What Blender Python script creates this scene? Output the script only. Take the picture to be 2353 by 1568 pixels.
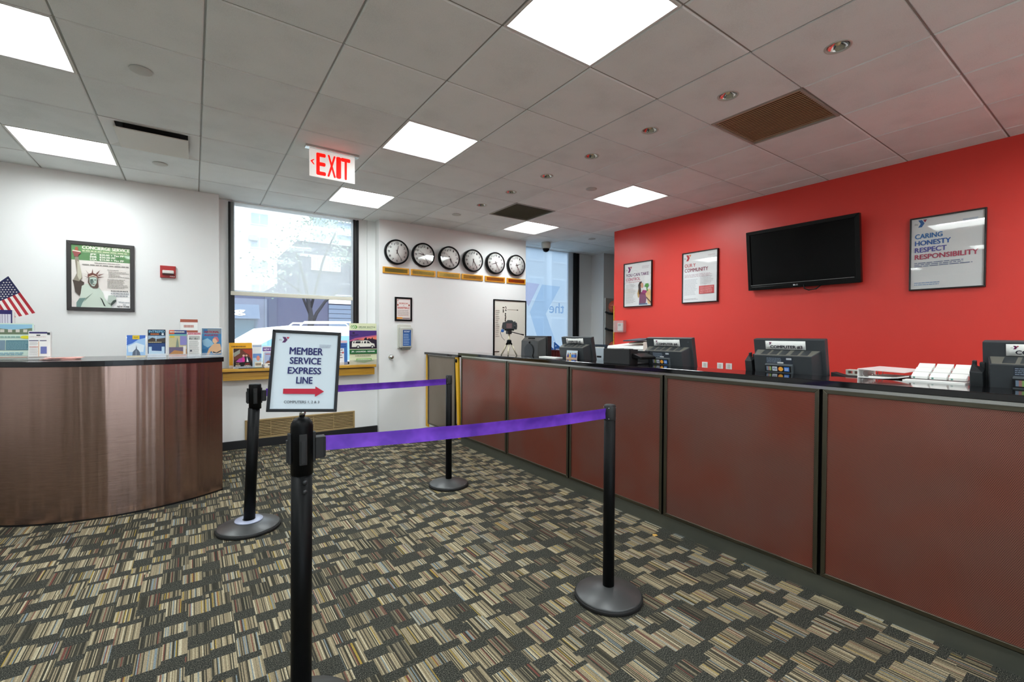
import bpy, bmesh, math, random
from math import sin, cos, pi, radians as R
random.seed(7)
D = bpy.data
for o in list(D.objects): D.objects.remove(o)
SC = bpy.context.scene
COL = SC.collection

# ---------------------------------------------------------------- camera, sky, exposure
F, YAW, PIT, ROL, HC = 1044.65, .6112, -.0141, .0051, 1.3431
cam_d = D.cameras.new('camera'); cam = D.objects.new('camera', cam_d); COL.objects.link(cam)
cam_d.sensor_fit = 'HORIZONTAL'; cam_d.sensor_width = 36; cam_d.lens = 36*F/2353
cam_d.clip_start = .05; cam_d.clip_end = 400
from mathutils import Matrix, Vector
fw = Vector((sin(YAW)*cos(PIT), cos(YAW)*cos(PIT), sin(PIT)))
rt = Vector((cos(YAW), -sin(YAW), 0)); up = rt.cross(fw)
r2 = rt*cos(ROL)+up*sin(ROL); u2 = -rt*sin(ROL)+up*cos(ROL)
cam.matrix_world = Matrix(((r2.x, u2.x, -fw.x, 0), (r2.y, u2.y, -fw.y, 0), (r2.z, u2.z, -fw.z, HC), (0, 0, 0, 1)))
SC.camera = cam

W = D.worlds.new('sky'); SC.world = W; W.use_nodes = True
bg = W.node_tree.nodes['Background']
bg.inputs[0].default_value = (.84, .92, 1, 1); bg.inputs[1].default_value = 3.4
sun_d = D.lights.new('sun', 'SUN'); sun_d.energy = 4.5; sun_d.angle = .02; sun_d.color = (1, .96, .90)
sun = D.objects.new('sun', sun_d); COL.objects.link(sun); sun.rotation_euler = (R(36), 0, R(14))
SC.view_settings.view_transform = 'Standard'; SC.view_settings.look = 'None'
SC.view_settings.gamma = 1; SC.view_settings.use_curve_mapping = False
SC.view_settings.exposure = 0.26
LIGHT = 21.0          # radiance of the ceiling light panels

# ---------------------------------------------------------------- materials
def lin(c):
    if isinstance(c, str): c = tuple(int(c[i:i+2], 16)/255 for i in (0, 2, 4))
    return tuple(x/12.92 if x <= .04045 else ((x+.055)/1.055)**2.4 for x in c)
MC = {}
def mat(name, c, rough=.6, metal=0., spec=.5, emit=0., coat=0., aniso=0.):
    if name in MC: return MC[name]
    m = D.materials.new(name); m.use_nodes = True; p = m.node_tree.nodes['Principled BSDF']
    p.inputs['Base Color'].default_value = (*lin(c), 1); p.inputs['Roughness'].default_value = rough
    p.inputs['Metallic'].default_value = metal; p.inputs['Specular IOR Level'].default_value = spec
    if emit: p.inputs['Emission Color'].default_value = (*lin(c), 1); p.inputs['Emission Strength'].default_value = emit
    if coat: p.inputs['Coat Weight'].default_value = coat; p.inputs['Coat Roughness'].default_value = .03
    if aniso: p.inputs['Anisotropic'].default_value = aniso
    MC[name] = m; return m
class N:                                   # tiny node-graph helper
    def __init__(s, m): s.t = m.node_tree; s.n = s.t.nodes; s.p = s.n.get('Principled BSDF')
    def new(s, t, **k):
        x = s.n.new(t)
        for a, b in k.items(): setattr(x, a, b)
        return x
    def set(s, x, i, v):
        if hasattr(v, 'links'): s.t.links.new(v, x.inputs[i])
        else: x.inputs[i].default_value = v
    def math(s, op, a, b=0., c=0.):
        x = s.new('ShaderNodeMath', operation=op); s.set(x, 0, a); s.set(x, 1, b); s.set(x, 2, c); return x.outputs[0]
    def pos(s):
        g = s.new('ShaderNodeNewGeometry'); sp = s.new('ShaderNodeSeparateXYZ'); s.set(sp, 0, g.outputs['Position'])
        return g.outputs['Position'], sp.outputs
    def xyz(s, x, y, z):
        c = s.new('ShaderNodeCombineXYZ'); s.set(c, 0, x); s.set(c, 1, y); s.set(c, 2, z); return c.outputs[0]
    def white(s, v): x = s.new('ShaderNodeTexWhiteNoise', noise_dimensions='3D'); s.set(x, 'Vector', v); return x.outputs['Value']
    def noise(s, v, scale, detail=3.):
        x = s.new('ShaderNodeTexNoise'); s.set(x, 'Vector', v); s.set(x, 'Scale', scale); s.set(x, 'Detail', detail); return x.outputs[0]
    def ramp(s, f, stops, const=False):
        x = s.new('ShaderNodeValToRGB'); e = x.color_ramp.elements; x.color_ramp.interpolation = 'CONSTANT' if const else 'LINEAR'
        while len(e) < len(stops): e.new(.5)
        for el, (p, c) in zip(e, stops): el.position = p; el.color = (*lin(c), 1)
        s.set(x, 0, f); return x.outputs[0]
    def mix(s, f, a, b):
        x = s.new('ShaderNodeMix', data_type='RGBA'); s.set(x, 0, f); s.set(x, 6, a); s.set(x, 7, b); return x.outputs[2]
    def bump(s, h, dist, st=1.):
        x = s.new('ShaderNodeBump'); s.set(x, 'Height', h); s.set(x, 'Distance', dist); s.set(x, 'Strength', st); s.set(s.p, 'Normal', x.outputs[0])

m_wall = mat('white_paint', 'ECECEA', .55); n = N(m_wall); p, s = n.pos(); n.bump(n.noise(p, 180.), .0006, .5)
m_red = mat('red_paint', 'E63F35', .38); n = N(m_red); p, s = n.pos(); n.bump(n.noise(p, 140.), .0008, .5)
m_tile = mat('ceiling_board', 'F0F0EC', .9, spec=.2); n = N(m_tile); p, s = n.pos()
oi = n.new('ShaderNodeObjectInfo')
f1 = n.noise(p, 260., 4.); f2 = n.noise(p, 3.5, 3.)
c1 = n.ramp(n.math('ADD', n.math('MULTIPLY', f1, .5), n.math('MULTIPLY', f2, .5)), ((.3, 'E4E9E8'), (.5, 'F3F8F7'), (.72, 'F8FCFB')))
hv = n.new('ShaderNodeHueSaturation'); n.set(hv, 'Color', c1); n.set(hv, 'Value', n.math('ADD', n.math('MULTIPLY', oi.outputs['Random'], .10), .95)); n.set(n.p, 'Base Color', hv.outputs[0])
n.bump(f1, .001, .4)
m_grid = mat('ceiling_grid_metal', '9C9C96', .5)
m_plenum = mat('plenum_dark', '2A2A28', .9)

def carpet():
    m = mat('carpet', '55524A', .95, spec=.1); n = N(m); p, s = n.pos()
    x, y = s[0], s[1]
    fl = lambda v: n.math('FLOOR', v)
    sh = n.math('MULTIPLY', n.white(n.xyz(fl(n.math('DIVIDE', y, .46)), 2., 4.)), .06)
    ix = fl(n.math('DIVIDE', n.math('ADD', x, sh), .088)); ro = n.white(n.xyz(ix, 3., 7.))
    v = n.math('ADD', n.math('DIVIDE', y, .178), n.math('MULTIPLY', ro, 7.3)); jy = fl(v); fr = n.math('FRACT', v)
    h = n.white(n.xyz(ix, jy, 1.)); h2 = n.white(n.xyz(ix, jy, 5.))
    st = fl(n.math('DIVIDE', x, .0042)); yarn = n.white(n.xyz(st, jy, ix))
    sc = n.ramp(yarn, ((0, '3A382F'), (.20, '7E735C'), (.44, '8D8169'), (.64, 'A2977C'), (.77, '504A3E'), (.85, '6E463C'), (.88, '737E82'), (.93, 'B4AA90'), (.968, '96803F')), True)
    sc2 = n.ramp(yarn, ((0, '34332C'), (.35, '625B4C'), (.6, '3D3B33'), (.78, '7C745F'), (.95, '6A4038')), True)
    sp = n.noise(p, 260., 3.)
    dk = n.ramp(sp, ((.36, '1D1E1B'), (.52, '343530'), (.66, '6C695E')))
    loop = n.noise(n.xyz(n.math('MULTIPLY', x, 160.), n.math('MULTIPLY', y, 230.), 0.), 1., 1.)
    isl = n.math('LESS_THAN', fr, n.math('ADD', n.math('MULTIPLY', h, .52), .36)); dim = n.math('GREATER_THAN', h2, .24)
    c = n.mix(isl, dk, n.mix(dim, sc2, sc))
    hv = n.new('ShaderNodeHueSaturation'); n.set(hv, 'Color', c); n.set(hv, 'Value', n.math('ADD', n.math('MULTIPLY', loop, 1.1), .36))
    n.set(n.p, 'Base Color', hv.outputs[0]); n.bump(loop, .003, .6)
    return m
m_carpet = carpet()

def brushed(name, c, rough, direction, metal=1., rip=0.):
    m = mat(name, c, rough, metal); n = N(m); p, s = n.pos()
    mp = n.new('ShaderNodeMapping'); n.set(mp, 0, p); mp.inputs['Scale'].default_value = direction
    f = n.noise(mp.outputs[0], 1., 4.)
    n.set(n.p, 'Roughness', n.math('ADD', n.math('MULTIPLY', f, .16), rough-.08))
    if rip:
        mp2 = n.new('ShaderNodeMapping'); n.set(mp2, 0, p); mp2.inputs['Scale'].default_value = (9., .3, .22)
        h = n.math('ADD', n.math('MULTIPLY', n.noise(mp2.outputs[0], 1., 2.), rip), n.math('MULTIPLY', f, .00012)); n.bump(h, 1., 1.)
    else: n.bump(f, .0006, .5)
    return m
m_steel = brushed('brushed_steel', 'A4897F', .22, (10., 10., 300.), rip=.020)
m_steel.node_tree.nodes['Principled BSDF'].inputs['Anisotropic'].default_value = .8
n = N(m_steel); n.p.inputs['Anisotropic Rotation'].default_value = .25; tg = n.new('ShaderNodeTangent', direction_type='RADIAL', axis='Z'); n.set(n.p, 'Tangent', tg.outputs[0])
m_frame = brushed('bronze_steel', '6B675B', .33, (60., 60., 60.))
m_kick = brushed('kick_steel', '5A5B52', .5, (20., 20., 20.), .6)
m_chrome = mat('chrome', 'D8D8D6', .12, 1.)
m_bright = mat('bright_steel', 'C9CCCB', .22, 1.)

def perforated(name, c, c2, hole):
    m = mat(name, c, .29, .75); n = N(m); p, s = n.pos()
    a = n.math('DIVIDE', s[1], .0058); b = n.math('DIVIDE', s[2], .0058)
    row = n.math('FLOOR', b); a2 = n.math('ADD', a, n.math('MULTIPLY', n.math('MODULO', row, 2.), .5))
    du = n.math('SUBTRACT', n.math('FRACT', a2), .5); dv = n.math('SUBTRACT', n.math('FRACT', b), .5)
    d = n.math('SQRT', n.math('ADD', n.math('MULTIPLY', du, du), n.math('MULTIPLY', dv, dv)))
    isb = n.math('LESS_THAN', d, .29)
    base = n.ramp(n.noise(p, 2.1, 2.), ((.35, c), (.68, c2)))
    n.set(n.p, 'Base Color', n.mix(isb, base, (*lin(hole), 1)))
    n.set(n.p, 'Metallic', n.math('SUBTRACT', .75, n.math('MULTIPLY', isb, .7)))
    mp = n.new('ShaderNodeMapping'); n.set(mp, 0, p); mp.inputs['Scale'].default_value = (3., 2.2, 2.6)
    n.bump(n.noise(mp.outputs[0], 1., 1.), .02, .6)
    return m
m_perf = perforated('perforated_red_metal', '9E7066', 'A65D4E', '3A1A16')
m_perfg = perforated('perforated_grey_metal', '978878', '8A7C6C', '3A3028')
m_granite = mat('black_granite', '0B0B0C', .07, spec=.6); n = N(m_granite); p, s = n.pos()
n.set(n.p, 'Base Color', n.ramp(n.noise(p, 700., 1.), ((.55, '0A0A0B'), (.75, '24242A'))))
m_black = mat('black_powder_coat', '08090A', .45, spec=.14); m_blackm = mat('black_matte', '161617', .6)
m_base = mat('dark_base_plastic', '3A3B3B', .36); m_rub = mat('black_rubber', '0B0B0B', .7)
m_mon = mat('charcoal_plastic', '33373A', .5); m_mon2 = mat('dark_charcoal_plastic', '25282A', .45); m_vent = mat('vent_grey', '6A685F', .6)
m_purple = mat('purple_webbing', '5A1FA6', .65); n = N(m_purple); p, s = n.pos()
n.set(n.p, 'Base Color', n.ramp(n.noise(p, 14., 2.), ((.35, '501B9C'), (.65, '6C31BC'))))
m_wood = mat('yellow_oak', 'C8962A', .35); n = N(m_wood); p, s = n.pos()
mp = n.new('ShaderNodeMapping'); n.set(mp, 0, p); mp.inputs['Scale'].default_value = (3., 40., 60.)
n.set(n.p, 'Base Color', n.ramp(n.noise(mp.outputs[0], 1., 4.), ((.3, 'B27F1D'), (.7, 'D6A53A'))))
m_yellow = mat('yellow_paint', 'D9A513', .45)
m_white = mat('white_plastic', 'E8E8E4', .4); m_paper = mat('white_paper', 'EFEFEA', .7); m_cream = mat('cream_plastic', 'C9C8BD', .45)
m_tan = mat('tan_metal', 'A98F62', .45, .3); m_tand = mat('brown_grille', 'C0A278', .5); m_olive = mat('olive_grille', '6E6248', .5)
m_dark = mat('dark_void', '0D0C0A', .9); m_trim = mat('black_baseboard', '141416', .45)
m_alframe = mat('dark_bronze_frame', '1C1C1D', .35, .4); m_gold = mat('gold_wood', 'D79A2B', .35, .2); m_brass = mat('brass_plate', 'A8894A', .22, .85)
m_screen = mat('tv_screen', '040405', .12, spec=.18); m_gloss = mat('gloss_black', '040405', .2, spec=.25)
m_purplewall = mat('shaded_plaster', 'C9C6C6', .6)

def mixsh(name, parts):                   # chain of shaders mixed by factor
    m = D.materials.new(name); m.use_nodes = True; t = m.node_tree; t.nodes.clear(); out = t.nodes.new('ShaderNodeOutputMaterial')
    cur = None
    for f, kind, col, ro in parts:
        x = t.nodes.new(kind); x.inputs[0].default_value = (*lin(col), 1)
        if 'Roughness' in x.inputs and ro is not None: x.inputs['Roughness'].default_value = ro
        if cur is None: cur = x.outputs[0]
        else:
            mx = t.nodes.new('ShaderNodeMixShader'); mx.inputs[0].default_value = f
            t.links.new(cur, mx.inputs[1]); t.links.new(x.outputs[0], mx.inputs[2]); cur = mx.outputs[0]
    t.links.new(cur, out.inputs[0]); MC[name] = m; return m
TR, TL, DF, GL = 'ShaderNodeBsdfTransparent', 'ShaderNodeBsdfTranslucent', 'ShaderNodeBsdfDiffuse', 'ShaderNodeBsdfGlossy'
m_glass = mixsh('clear_glass', ((0, TR, 'F4F8FA', None), (.05, GL, 'FFFFFF', .02)))
m_shade = mixsh('solar_shade_fabric', ((0, TR, 'FFFFFF', None), (.26, TL, 'F2F0E8', None), (.08, DF, 'DAD8CC', None)))
m_frost = mixsh('frosted_film', ((0, TR, 'C2CDD6', None), (.55, TL, 'C6CFD6', None), (.10, DF, 'CCD6DE', None)))
m_logob = mixsh('blue_film', ((0, TR, 'EFF5FB', None), (.04, TL, 'C4DDF2', None)))
m_logop = mixsh('pink_film', ((0, TR, 'F6F1F8', None), (.04, TL, 'E0D2E6', None)))
m_acryl = mixsh('clear_acrylic', ((0, TR, 'F6F6F6', None), (.12, GL, 'FFFFFF', .08), (.10, DF, 'FFFFFF', None)))
m_pglass = mixsh('poster_glazing', ((0, TR, 'FFFFFF', None), (.07, GL, 'FFFFFF', .02)))
m_diff = mat('light_diffuser', 'FFFFFF', .5); q = m_diff.node_tree.nodes['Principled BSDF']
q.inputs['Emission Color'].default_value = (.925, 1.0, 1.025, 1); q.inputs['Emission Strength'].default_value = LIGHT

# ---------------------------------------------------------------- geometry helpers
class G:
    def __init__(s): s.v = []; s.f = []; s.m = []; s.s = []
    def add(s, vs, fs, mi=0, sm=False):
        b = len(s.v); s.v += [tuple(v) for v in vs]
        for f in fs: s.f.append([i+b for i in f]); s.m.append(mi); s.s.append(sm)
        return s
    def box(s, x0, y0, z0, x1, y1, z1, mi=0):
        return s.add([(x, y, z) for x in (x0, x1) for y in (y0, y1) for z in (z0, z1)],
                     [(0, 1, 3, 2), (4, 6, 7, 5), (0, 4, 5, 1), (2, 3, 7, 6), (0, 2, 6, 4), (1, 5, 7, 3)], mi)
    def hexa(s, a, b, mi=0):               # two matching quads joined
        return s.add(list(a)+list(b), [(0, 1, 2, 3), (7, 6, 5, 4), (0, 4, 5, 1), (1, 5, 6, 2), (2, 6, 7, 3), (3, 7, 4, 0)], mi)
    def prism(s, pts, y0, y1, mi=0, ax='y'):
        k = len(pts); mk = (lambda a, b, d: (a, d, b)) if ax == 'y' else ((lambda a, b, d: (a, b, d)) if ax == 'z' else (lambda a, b, d: (d, a, b)))
        return s.add([mk(a, b, y0) for a, b in pts]+[mk(a, b, y1) for a, b in pts],
                     [tuple(range(k)), tuple(range(2*k-1, k-1, -1))]+[(i, i+k, (i+1) % k+k, (i+1) % k) for i in range(k)], mi)
    def lathe(s, prof, c=(0, 0, 0), n=24, ax='z', mi=0, sm=True, caps=True):
        vs = []
        for r, h in prof:
            for i in range(n):
                a = 2*pi*i/n; u, v = r*cos(a), r*sin(a)
                vs.append({'z': (c[0]+u, c[1]+v, c[2]+h), 'y': (c[0]+u, c[1]+h, c[2]+v), 'x': (c[0]+h, c[1]+u, c[2]+v)}[ax])
        fs = [(j*n+i, j*n+(i+1) % n, (j+1)*n+(i+1) % n, (j+1)*n+i) for j in range(len(prof)-1) for i in range(n)]
        s.add(vs, fs, mi, sm); b = len(s.v)-len(vs)
        for j in (0, len(prof)-1):
            if caps and prof[j][0] > 1e-6: s.f.append([b+j*n+i for i in range(n)]); s.m.append(mi); s.s.append(False)
        return s
    def tube(s, path, r, n=8, mi=0):
        path = [Vector(p) for p in path]; vs = []; k = len(path); rr = r if isinstance(r, (list, tuple)) else [r]*k
        ref = None
        for i, p in enumerate(path):
            t = (path[min(i+1, k-1)]-path[max(i-1, 0)]).normalized()
            if ref is None: ref = Vector((0, 0, 1)) if abs(t.z) < .9 else Vector((1, 0, 0))
            a = t.cross(ref).normalized(); b = t.cross(a).normalized()
            vs += [p+(a*cos(2*pi*j/n)+b*sin(2*pi*j/n))*rr[i] for j in range(n)]
        fs = [(i*n+j, i*n+(j+1) % n, (i+1)*n+(j+1) % n, (i+1)*n+j) for i in range(k-1) for j in range(n)]
        s.add(vs, fs, mi, True); b = len(s.v)-len(vs)
        for o in (0, (k-1)*n): s.f.append([b+o+j for j in range(n)]); s.m.append(mi); s.s.append(False)
        return s
    def ball(s, c, r, nu=20, nv=12, mi=0, sc=(1, 1, 1)):
        return s.lathe_s(c, r, nu, nv, mi, sc)
    def lathe_s(s, c, r, nu, nv, mi, sc):
        vs = [(c[0], c[1], c[2]-r*sc[2])]
        for j in range(1, nv):
            a = -pi/2+pi*j/nv
            vs += [(c[0]+r*sc[0]*cos(a)*cos(2*pi*i/nu), c[1]+r*sc[1]*cos(a)*sin(2*pi*i/nu), c[2]+r*sc[2]*sin(a)) for i in range(nu)]
        vs.append((c[0], c[1], c[2]+r*sc[2])); T = len(vs)-1
        fs = [(0, 1+(i+1) % nu, 1+i) for i in range(nu)]
        fs += [(1+j*nu+i, 1+j*nu+(i+1) % nu, 1+(j+1)*nu+(i+1) % nu, 1+(j+1)*nu+i) for j in range(nv-2) for i in range(nu)]
        fs += [(T, 1+(nv-2)*nu+i, 1+(nv-2)*nu+(i+1) % nu) for i in range(nu)]
        return s.add(vs, fs, mi, True)
    def surf(s, rows, mi=0, sm=True):
        k = len(rows[0]); return s.add([v for r in rows for v in r],
            [(j*k+i, j*k+i+1, (j+1)*k+i+1, (j+1)*k+i) for j in range(len(rows)-1) for i in range(k-1)], mi, sm)
    def sheet(s, rows, th, mi=0):           # a surface with thickness along its normal-ish y offset
        k = len(rows[0]); J = len(rows); A = [v for r in rows for v in r]; Bk = [(v[0], v[1]+th, v[2]) for v in A]; o = len(A)
        fs = []
        for j in range(J-1):
            for i in range(k-1):
                q = (j*k+i, j*k+i+1, (j+1)*k+i+1, (j+1)*k+i); fs += [q, tuple(x+o for x in reversed(q))]
        ring = [i for i in range(k)]+[j*k+k-1 for j in range(1, J)]+[(J-1)*k+i for i in range(k-2, -1, -1)]+[j*k for j in range(J-2, 0, -1)]
        fs += [(ring[i], ring[i]+o, ring[(i+1) % len(ring)]+o, ring[(i+1) % len(ring)]) for i in range(len(ring))]
        return s.add(A+Bk, fs, mi, True)
    def turn(s, ang, ax='X', piv=(0, 0, 0), start=0):
        M = Matrix.Translation(piv) @ Matrix.Rotation(ang, 4, ax) @ Matrix.Translation([-x for x in piv])
        s.v[start:] = [tuple(M @ Vector(v)) for v in s.v[start:]]; return s
    def build(s, name, mats, parent=None, bevel=0., kind=None, label=None, loc=None):
        me = D.meshes.new(name); me.from_pydata(s.v, [], s.f)
        mats = mats if isinstance(mats, (list, tuple)) else [mats]
        for x in mats: me.materials.append(x)
        for p, mi, sm in zip(me.polygons, s.m, s.s): p.material_index = mi; p.use_smooth = sm
        bm = bmesh.new(); bm.from_mesh(me); bmesh.ops.recalc_face_normals(bm, faces=bm.faces); bm.to_mesh(me); bm.free()
        o = D.objects.new(name, me); COL.objects.link(o)
        if parent: o.parent = parent
        if loc: o.location = loc
        if kind: o['kind'] = kind
        if label: o['label'] = label
        if bevel:
            b = o.modifiers.new('bevel', 'BEVEL'); b.width = bevel; b.segments = 2; b.limit_method = 'ANGLE'
        return o
def tag(o, label, cat, group=None):
    o['label'] = label; o['category'] = cat
    if group: o['group'] = group
    return o
def thing(name, label, cat, loc=(0, 0, 0), rz=0., group=None):
    o = D.objects.new(name, None); COL.objects.link(o); o.location = loc; o.rotation_euler = (0, 0, rz); o.empty_display_size = .1
    return tag(o, label, cat, group)
def struct(name, g, m, parent=None, bevel=0.): return g.build(name, m, parent, bevel, 'structure' if parent is None else None)
def sroot(name, loc=(0, 0, 0)):
    o = D.objects.new(name, None); COL.objects.link(o); o.location = loc; o['kind'] = 'structure'; return o
def dup(root, loc, label=None, rz=None):
    r = root.copy(); COL.objects.link(r); r.location = loc
    if rz is not None: r.rotation_euler = (0, 0, rz)
    if label: r['label'] = label
    for ch in list(root.children):
        c = ch.copy(); COL.objects.link(c); c.parent = r
        for g2 in list(ch.children):
            d = g2.copy(); COL.objects.link(d); d.parent = c
    return r
RW = -pi/2                                  # things on the red wall / facing the lobby: local x runs along -Y, local -y faces -X

# ---------------------------------------------------------------- flat print: shapes and lettering in the local XZ plane, facing -y
TXT = {}
def txt(s, bold):
    k = (s, bold)
    if k not in TXT:
        cu = D.curves.new('t', 'FONT'); cu.body = s; cu.size = 1; cu.offset = bold; cu.resolution_u = 3
        ob = D.objects.new('t', cu); me = D.meshes.new_from_object(ob)
        vs = [(v.co.x, v.co.y) for v in me.vertices]; fs = [tuple(p.vertices) for p in me.polygons]
        D.objects.remove(ob); D.curves.remove(cu); D.meshes.remove(me)
        TXT[k] = (vs, fs)
    return TXT[k]
class P:
    def __init__(s, y=0., step=.00035, rough=.6): s.g = G(); s.l = G(); s.y = y; s.st = step; s.c = []; s.lc = []; s.r = rough
    def _m(s, c, lst):
        if c not in lst: lst.append(c)
        return lst.index(c)
    def poly(s, pts, c, let=False):
        s.y -= s.st; g, L = (s.l, s.lc) if let else (s.g, s.c)
        g.add([(a, s.y, b) for a, b in pts], [tuple(range(len(pts)))], s._m(c, L)); return s
    def rect(s, x0, z0, x1, z1, c): return s.poly(((x0, z0), (x1, z0), (x1, z1), (x0, z1)), c)
    def disc(s, x, z, r, c, rz=None, n=20): return s.poly([(x+r*cos(2*pi*i/n), z+(rz or r)*sin(2*pi*i/n)) for i in range(n)], c)
    def lines(s, x0, x1, z0, z1, k, c, th=.4, rag=.25, seed=1):
        rd = random.Random(seed); h = (z1-z0)/k; s.y -= s.st; mi = s._m(c, s.c)
        for i in range(k):
            z = z1-(i+.5)*h; e = x1-(x1-x0)*rag*rd.random(); x = x0
            while x < e:
                w = min(e-x, (x1-x0)*(.04+.12*rd.random()))
                s.g.add([(x, s.y, z-h*th/2), (x+w, s.y, z-h*th/2), (x+w, s.y, z+h*th/2), (x, s.y, z+h*th/2)], [(0, 1, 2, 3)], mi); x += w+(x1-x0)*.018
        return s
    def text(s, t, x0, x1, z0, z1, c, bold=.0, keep=False, mirror=False):
        vs, fs = txt(t, 0.); s.y -= s.st
        a0 = min(v[0] for v in vs); a1 = max(v[0] for v in vs); b0 = min(v[1] for v in vs); b1 = max(v[1] for v in vs)
        kx = (x1-x0)/(a1-a0); kz = (z1-z0)/(b1-b0)
        cp = [(0, 0), (bold*1.1, 0), (-bold*1.1, 0), (0, bold*.6), (0, -bold*.6)] if bold else [(0, 0)]
        for k, (dx, dz) in enumerate(cp):
            yy = s.y+.00006*k
            f = (lambda v: (x1-(v[0]-a0+dx)*kx, yy, z0+(v[1]-b0+dz)*kz)) if mirror else (lambda v: (x0+(v[0]-a0+dx)*kx, yy, z0+(v[1]-b0+dz)*kz))
            s.l.add([f(v) for v in vs], fs, s._m(c, s.lc))
        return s
    def logo(s, x, z, h, c1, c2, w=None):
        w = w or h*1.05; q = lambda pts: [(x+a*w, z+b*h) for a, b in pts]
        s.poly(q(((0, 1), (.43, 1), (.72, .5), (.42, 0), (0, 0), (.28, .49))), c1, True)
        s.poly(q(((.54, 1), (1, 1), (.78, .6))), c2, True)
        s.text('the', x-.42*w, x-.04*w, z+.32*h, z+.62*h, '77777A'); return s
    def build(s, parent, name='print', lname='lettering'):
        mk = lambda L: [mat('ink_'+c+str(s.r), c, s.r, spec=.4) for c in L]
        o = s.g.build(name, mk(s.c), parent) if s.g.f else None
        if s.l.f: s.l.build(lname, mk(s.lc), o if (o and parent and parent.parent) else parent)
        return o
def bars(g, w, h, b, y0, y1, mi=0):          # a picture-frame ring centred on the origin, mitred
    a = [(-w/2, -h/2), (w/2, -h/2), (w/2, h/2), (-w/2, h/2)]; i = [(x+(b if x < 0 else -b), z+(b if z < 0 else -b)) for x, z in a]
    for k in range(4):
        k2 = (k+1) % 4
        A = [(a[k][0], y0, a[k][1]), (a[k2][0], y0, a[k2][1]), (i[k2][0], y0, i[k2][1]), (i[k][0], y0, i[k][1])]
        g.hexa(A, [(x, y1, z) for x, _, z in A], mi)
    return g

# ================================================================ THE SETTING
ZC, YB, XR = 2.8856, 6.0408, 5.15
GX, GY, GS = 1.8815, 1.9141, .6096           # ceiling grid origin and module
YW1, YW2 = 6.235, 6.36
def fbox(name, x0, y0, z0, x1, y1, z1, m, parent=None, bevel=0.): return struct(name, G().box(x0, y0, z0, x1, y1, z1), m, parent, bevel)
fbox('floor', -5.2, -1.5, -.1, 7.5, 6.5, 0, m_carpet)
fbox('floor_entry', -5.2, -4.2, -.1, 7.5, -1.5, 0, mat('pale_terrazzo', 'D2D0C8', .3))  # unseen pale floor added to bounce light up to the ceiling
wb = sroot('wall_back')
g = G().box(-5, YB, 0, .238, YW1+.15, ZC)                                  # left length
g.build('wall_panel', m_wall, wb, label='wide white wall left of the street window')
G().box(2.047, YB, 0, 4.503, YW2+.1, ZC).build('wall_panel', m_wall, wb, label='white wall between the windows')
G().box(.238, 6.12, 0, 2.047, YW1+.15, .93).build('apron_panel', m_wall, wb)
g = G().box(.238, YW1, .93, .335, YW1+.15, ZC).box(1.825, YW1, .93, 2.047, YW1+.15, ZC).box(.335, YW1, 2.868, 1.825, YW1+.15, ZC)
g.build('window_reveal', m_wall, wb)
G().box(1.94, YW1-.03, .93, 2.047, YW1, ZC).build('reveal_strip', m_wall, wb)
g = G().box(5.983, YW2, 0, 6.34, YW2+.1, ZC).box(4.503, YW2, 0, 5.983, YW2+.1, .9).box(4.503, YW2, 2.878, 5.983, YW2+.1, ZC)
g.build('window_reveal', m_wall, wb)
G().box(6.335, YB, 0, 7.4, YW2+.1, ZC).build('wall_panel', m_wall, wb)
fbox('wall_right', XR, -4.1, 0, XR+.13, 4.70, ZC, m_red)
fbox('wall_side', 7.3, -4.1, 0, 7.4, YB, ZC, m_wall)
g = G().box(-5.1, -4.1, 0, -2.2, -4.0, ZC).box(2.0, -4.1, 0, 7.4, -4.0, ZC).box(-2.2, -4.1, 2.45, 2.0, -4.0, ZC).box(-2.2, -4.1, 0, 2.0, -4.0, .12)
struct('wall_rear', g, m_wall)
w3 = sroot('window_3')  # unseen glazed opening added to let daylight brighten the room
for x in (-2.2, -.83, .57, 1.95): G().box(x, -4.08, .12, x+.05, -4.02, 2.45).build('frame_post', m_alframe, w3)
G().box(-2.2, -4.055, .12, 2.0, -4.049, 2.45).build('pane', m_glass, w3)
fbox('wall_left', -5.1, -4.0, 0, -5.0, YB, ZC, m_wall)
fbox('trim_1', XR-.008, 4.685, .4, XR+.02, 4.702, 1.78, m_wood)
fbox('baseboard_back', .238, 6.095, 0, 2.047, 6.12, .098, m_trim, bevel=.003)
fbox('baseboard_left', -5, YB-.012, 0, .238, YB, .098, m_trim, bevel=.003)

# window 1: dark frame, pane, oak sill
w1 = sroot('window_1')
G().box(.335, YW1-.03, .93, .395, YW1+.08, 2.868).build('frame_post', m_alframe, w1, .003)
G().box(1.751, YW1-.03, .93, 1.785, YW1+.08, 2.868).build('frame_post', m_alframe, w1, .003)
G().box(1.797, YW1-.03, .93, 1.825, YW1+.08, 2.868).build('frame_post', m_alframe, w1, .003)
G().box(1.785, YW1+.0, .93, 1.797, YW1+.08, 2.868).build('frame_channel', mat('frame_channel_grey', '6F6C66', .4, .5), w1)
G().box(.395, YW1-.0, .93, 1.751, YW1+.08, .97).build('frame_rail', m_alframe, w1, .003)
G().box(.395, YW1+.035, .97, 1.751, YW1+.041, 2.868).build('pane', m_glass, w1)
ws = sroot('window_sill')
G().box(.25, 6.0, .903, 1.998, YW1-.031, .936).build('sill_board', m_wood, ws, .004)
G().box(.27, 6.035, .803, 1.985, 6.12, .890).build('sill_apron', m_wood, ws, .003)
rs = thing('roller_shade', 'pale see-through roller shade half lowered over the street window', 'shade', (1.047, YW1-.045, 1.785))
G().box(-.69, -.001, .045, .69, .001, 1.083).build('shade_fabric', m_shade, rs)
G().box(-.692, -.012, 0, .692, .012, .045).build('hem_bar', mat('shade_hem', 'D3D0C0', .6), rs, .004)
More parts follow.
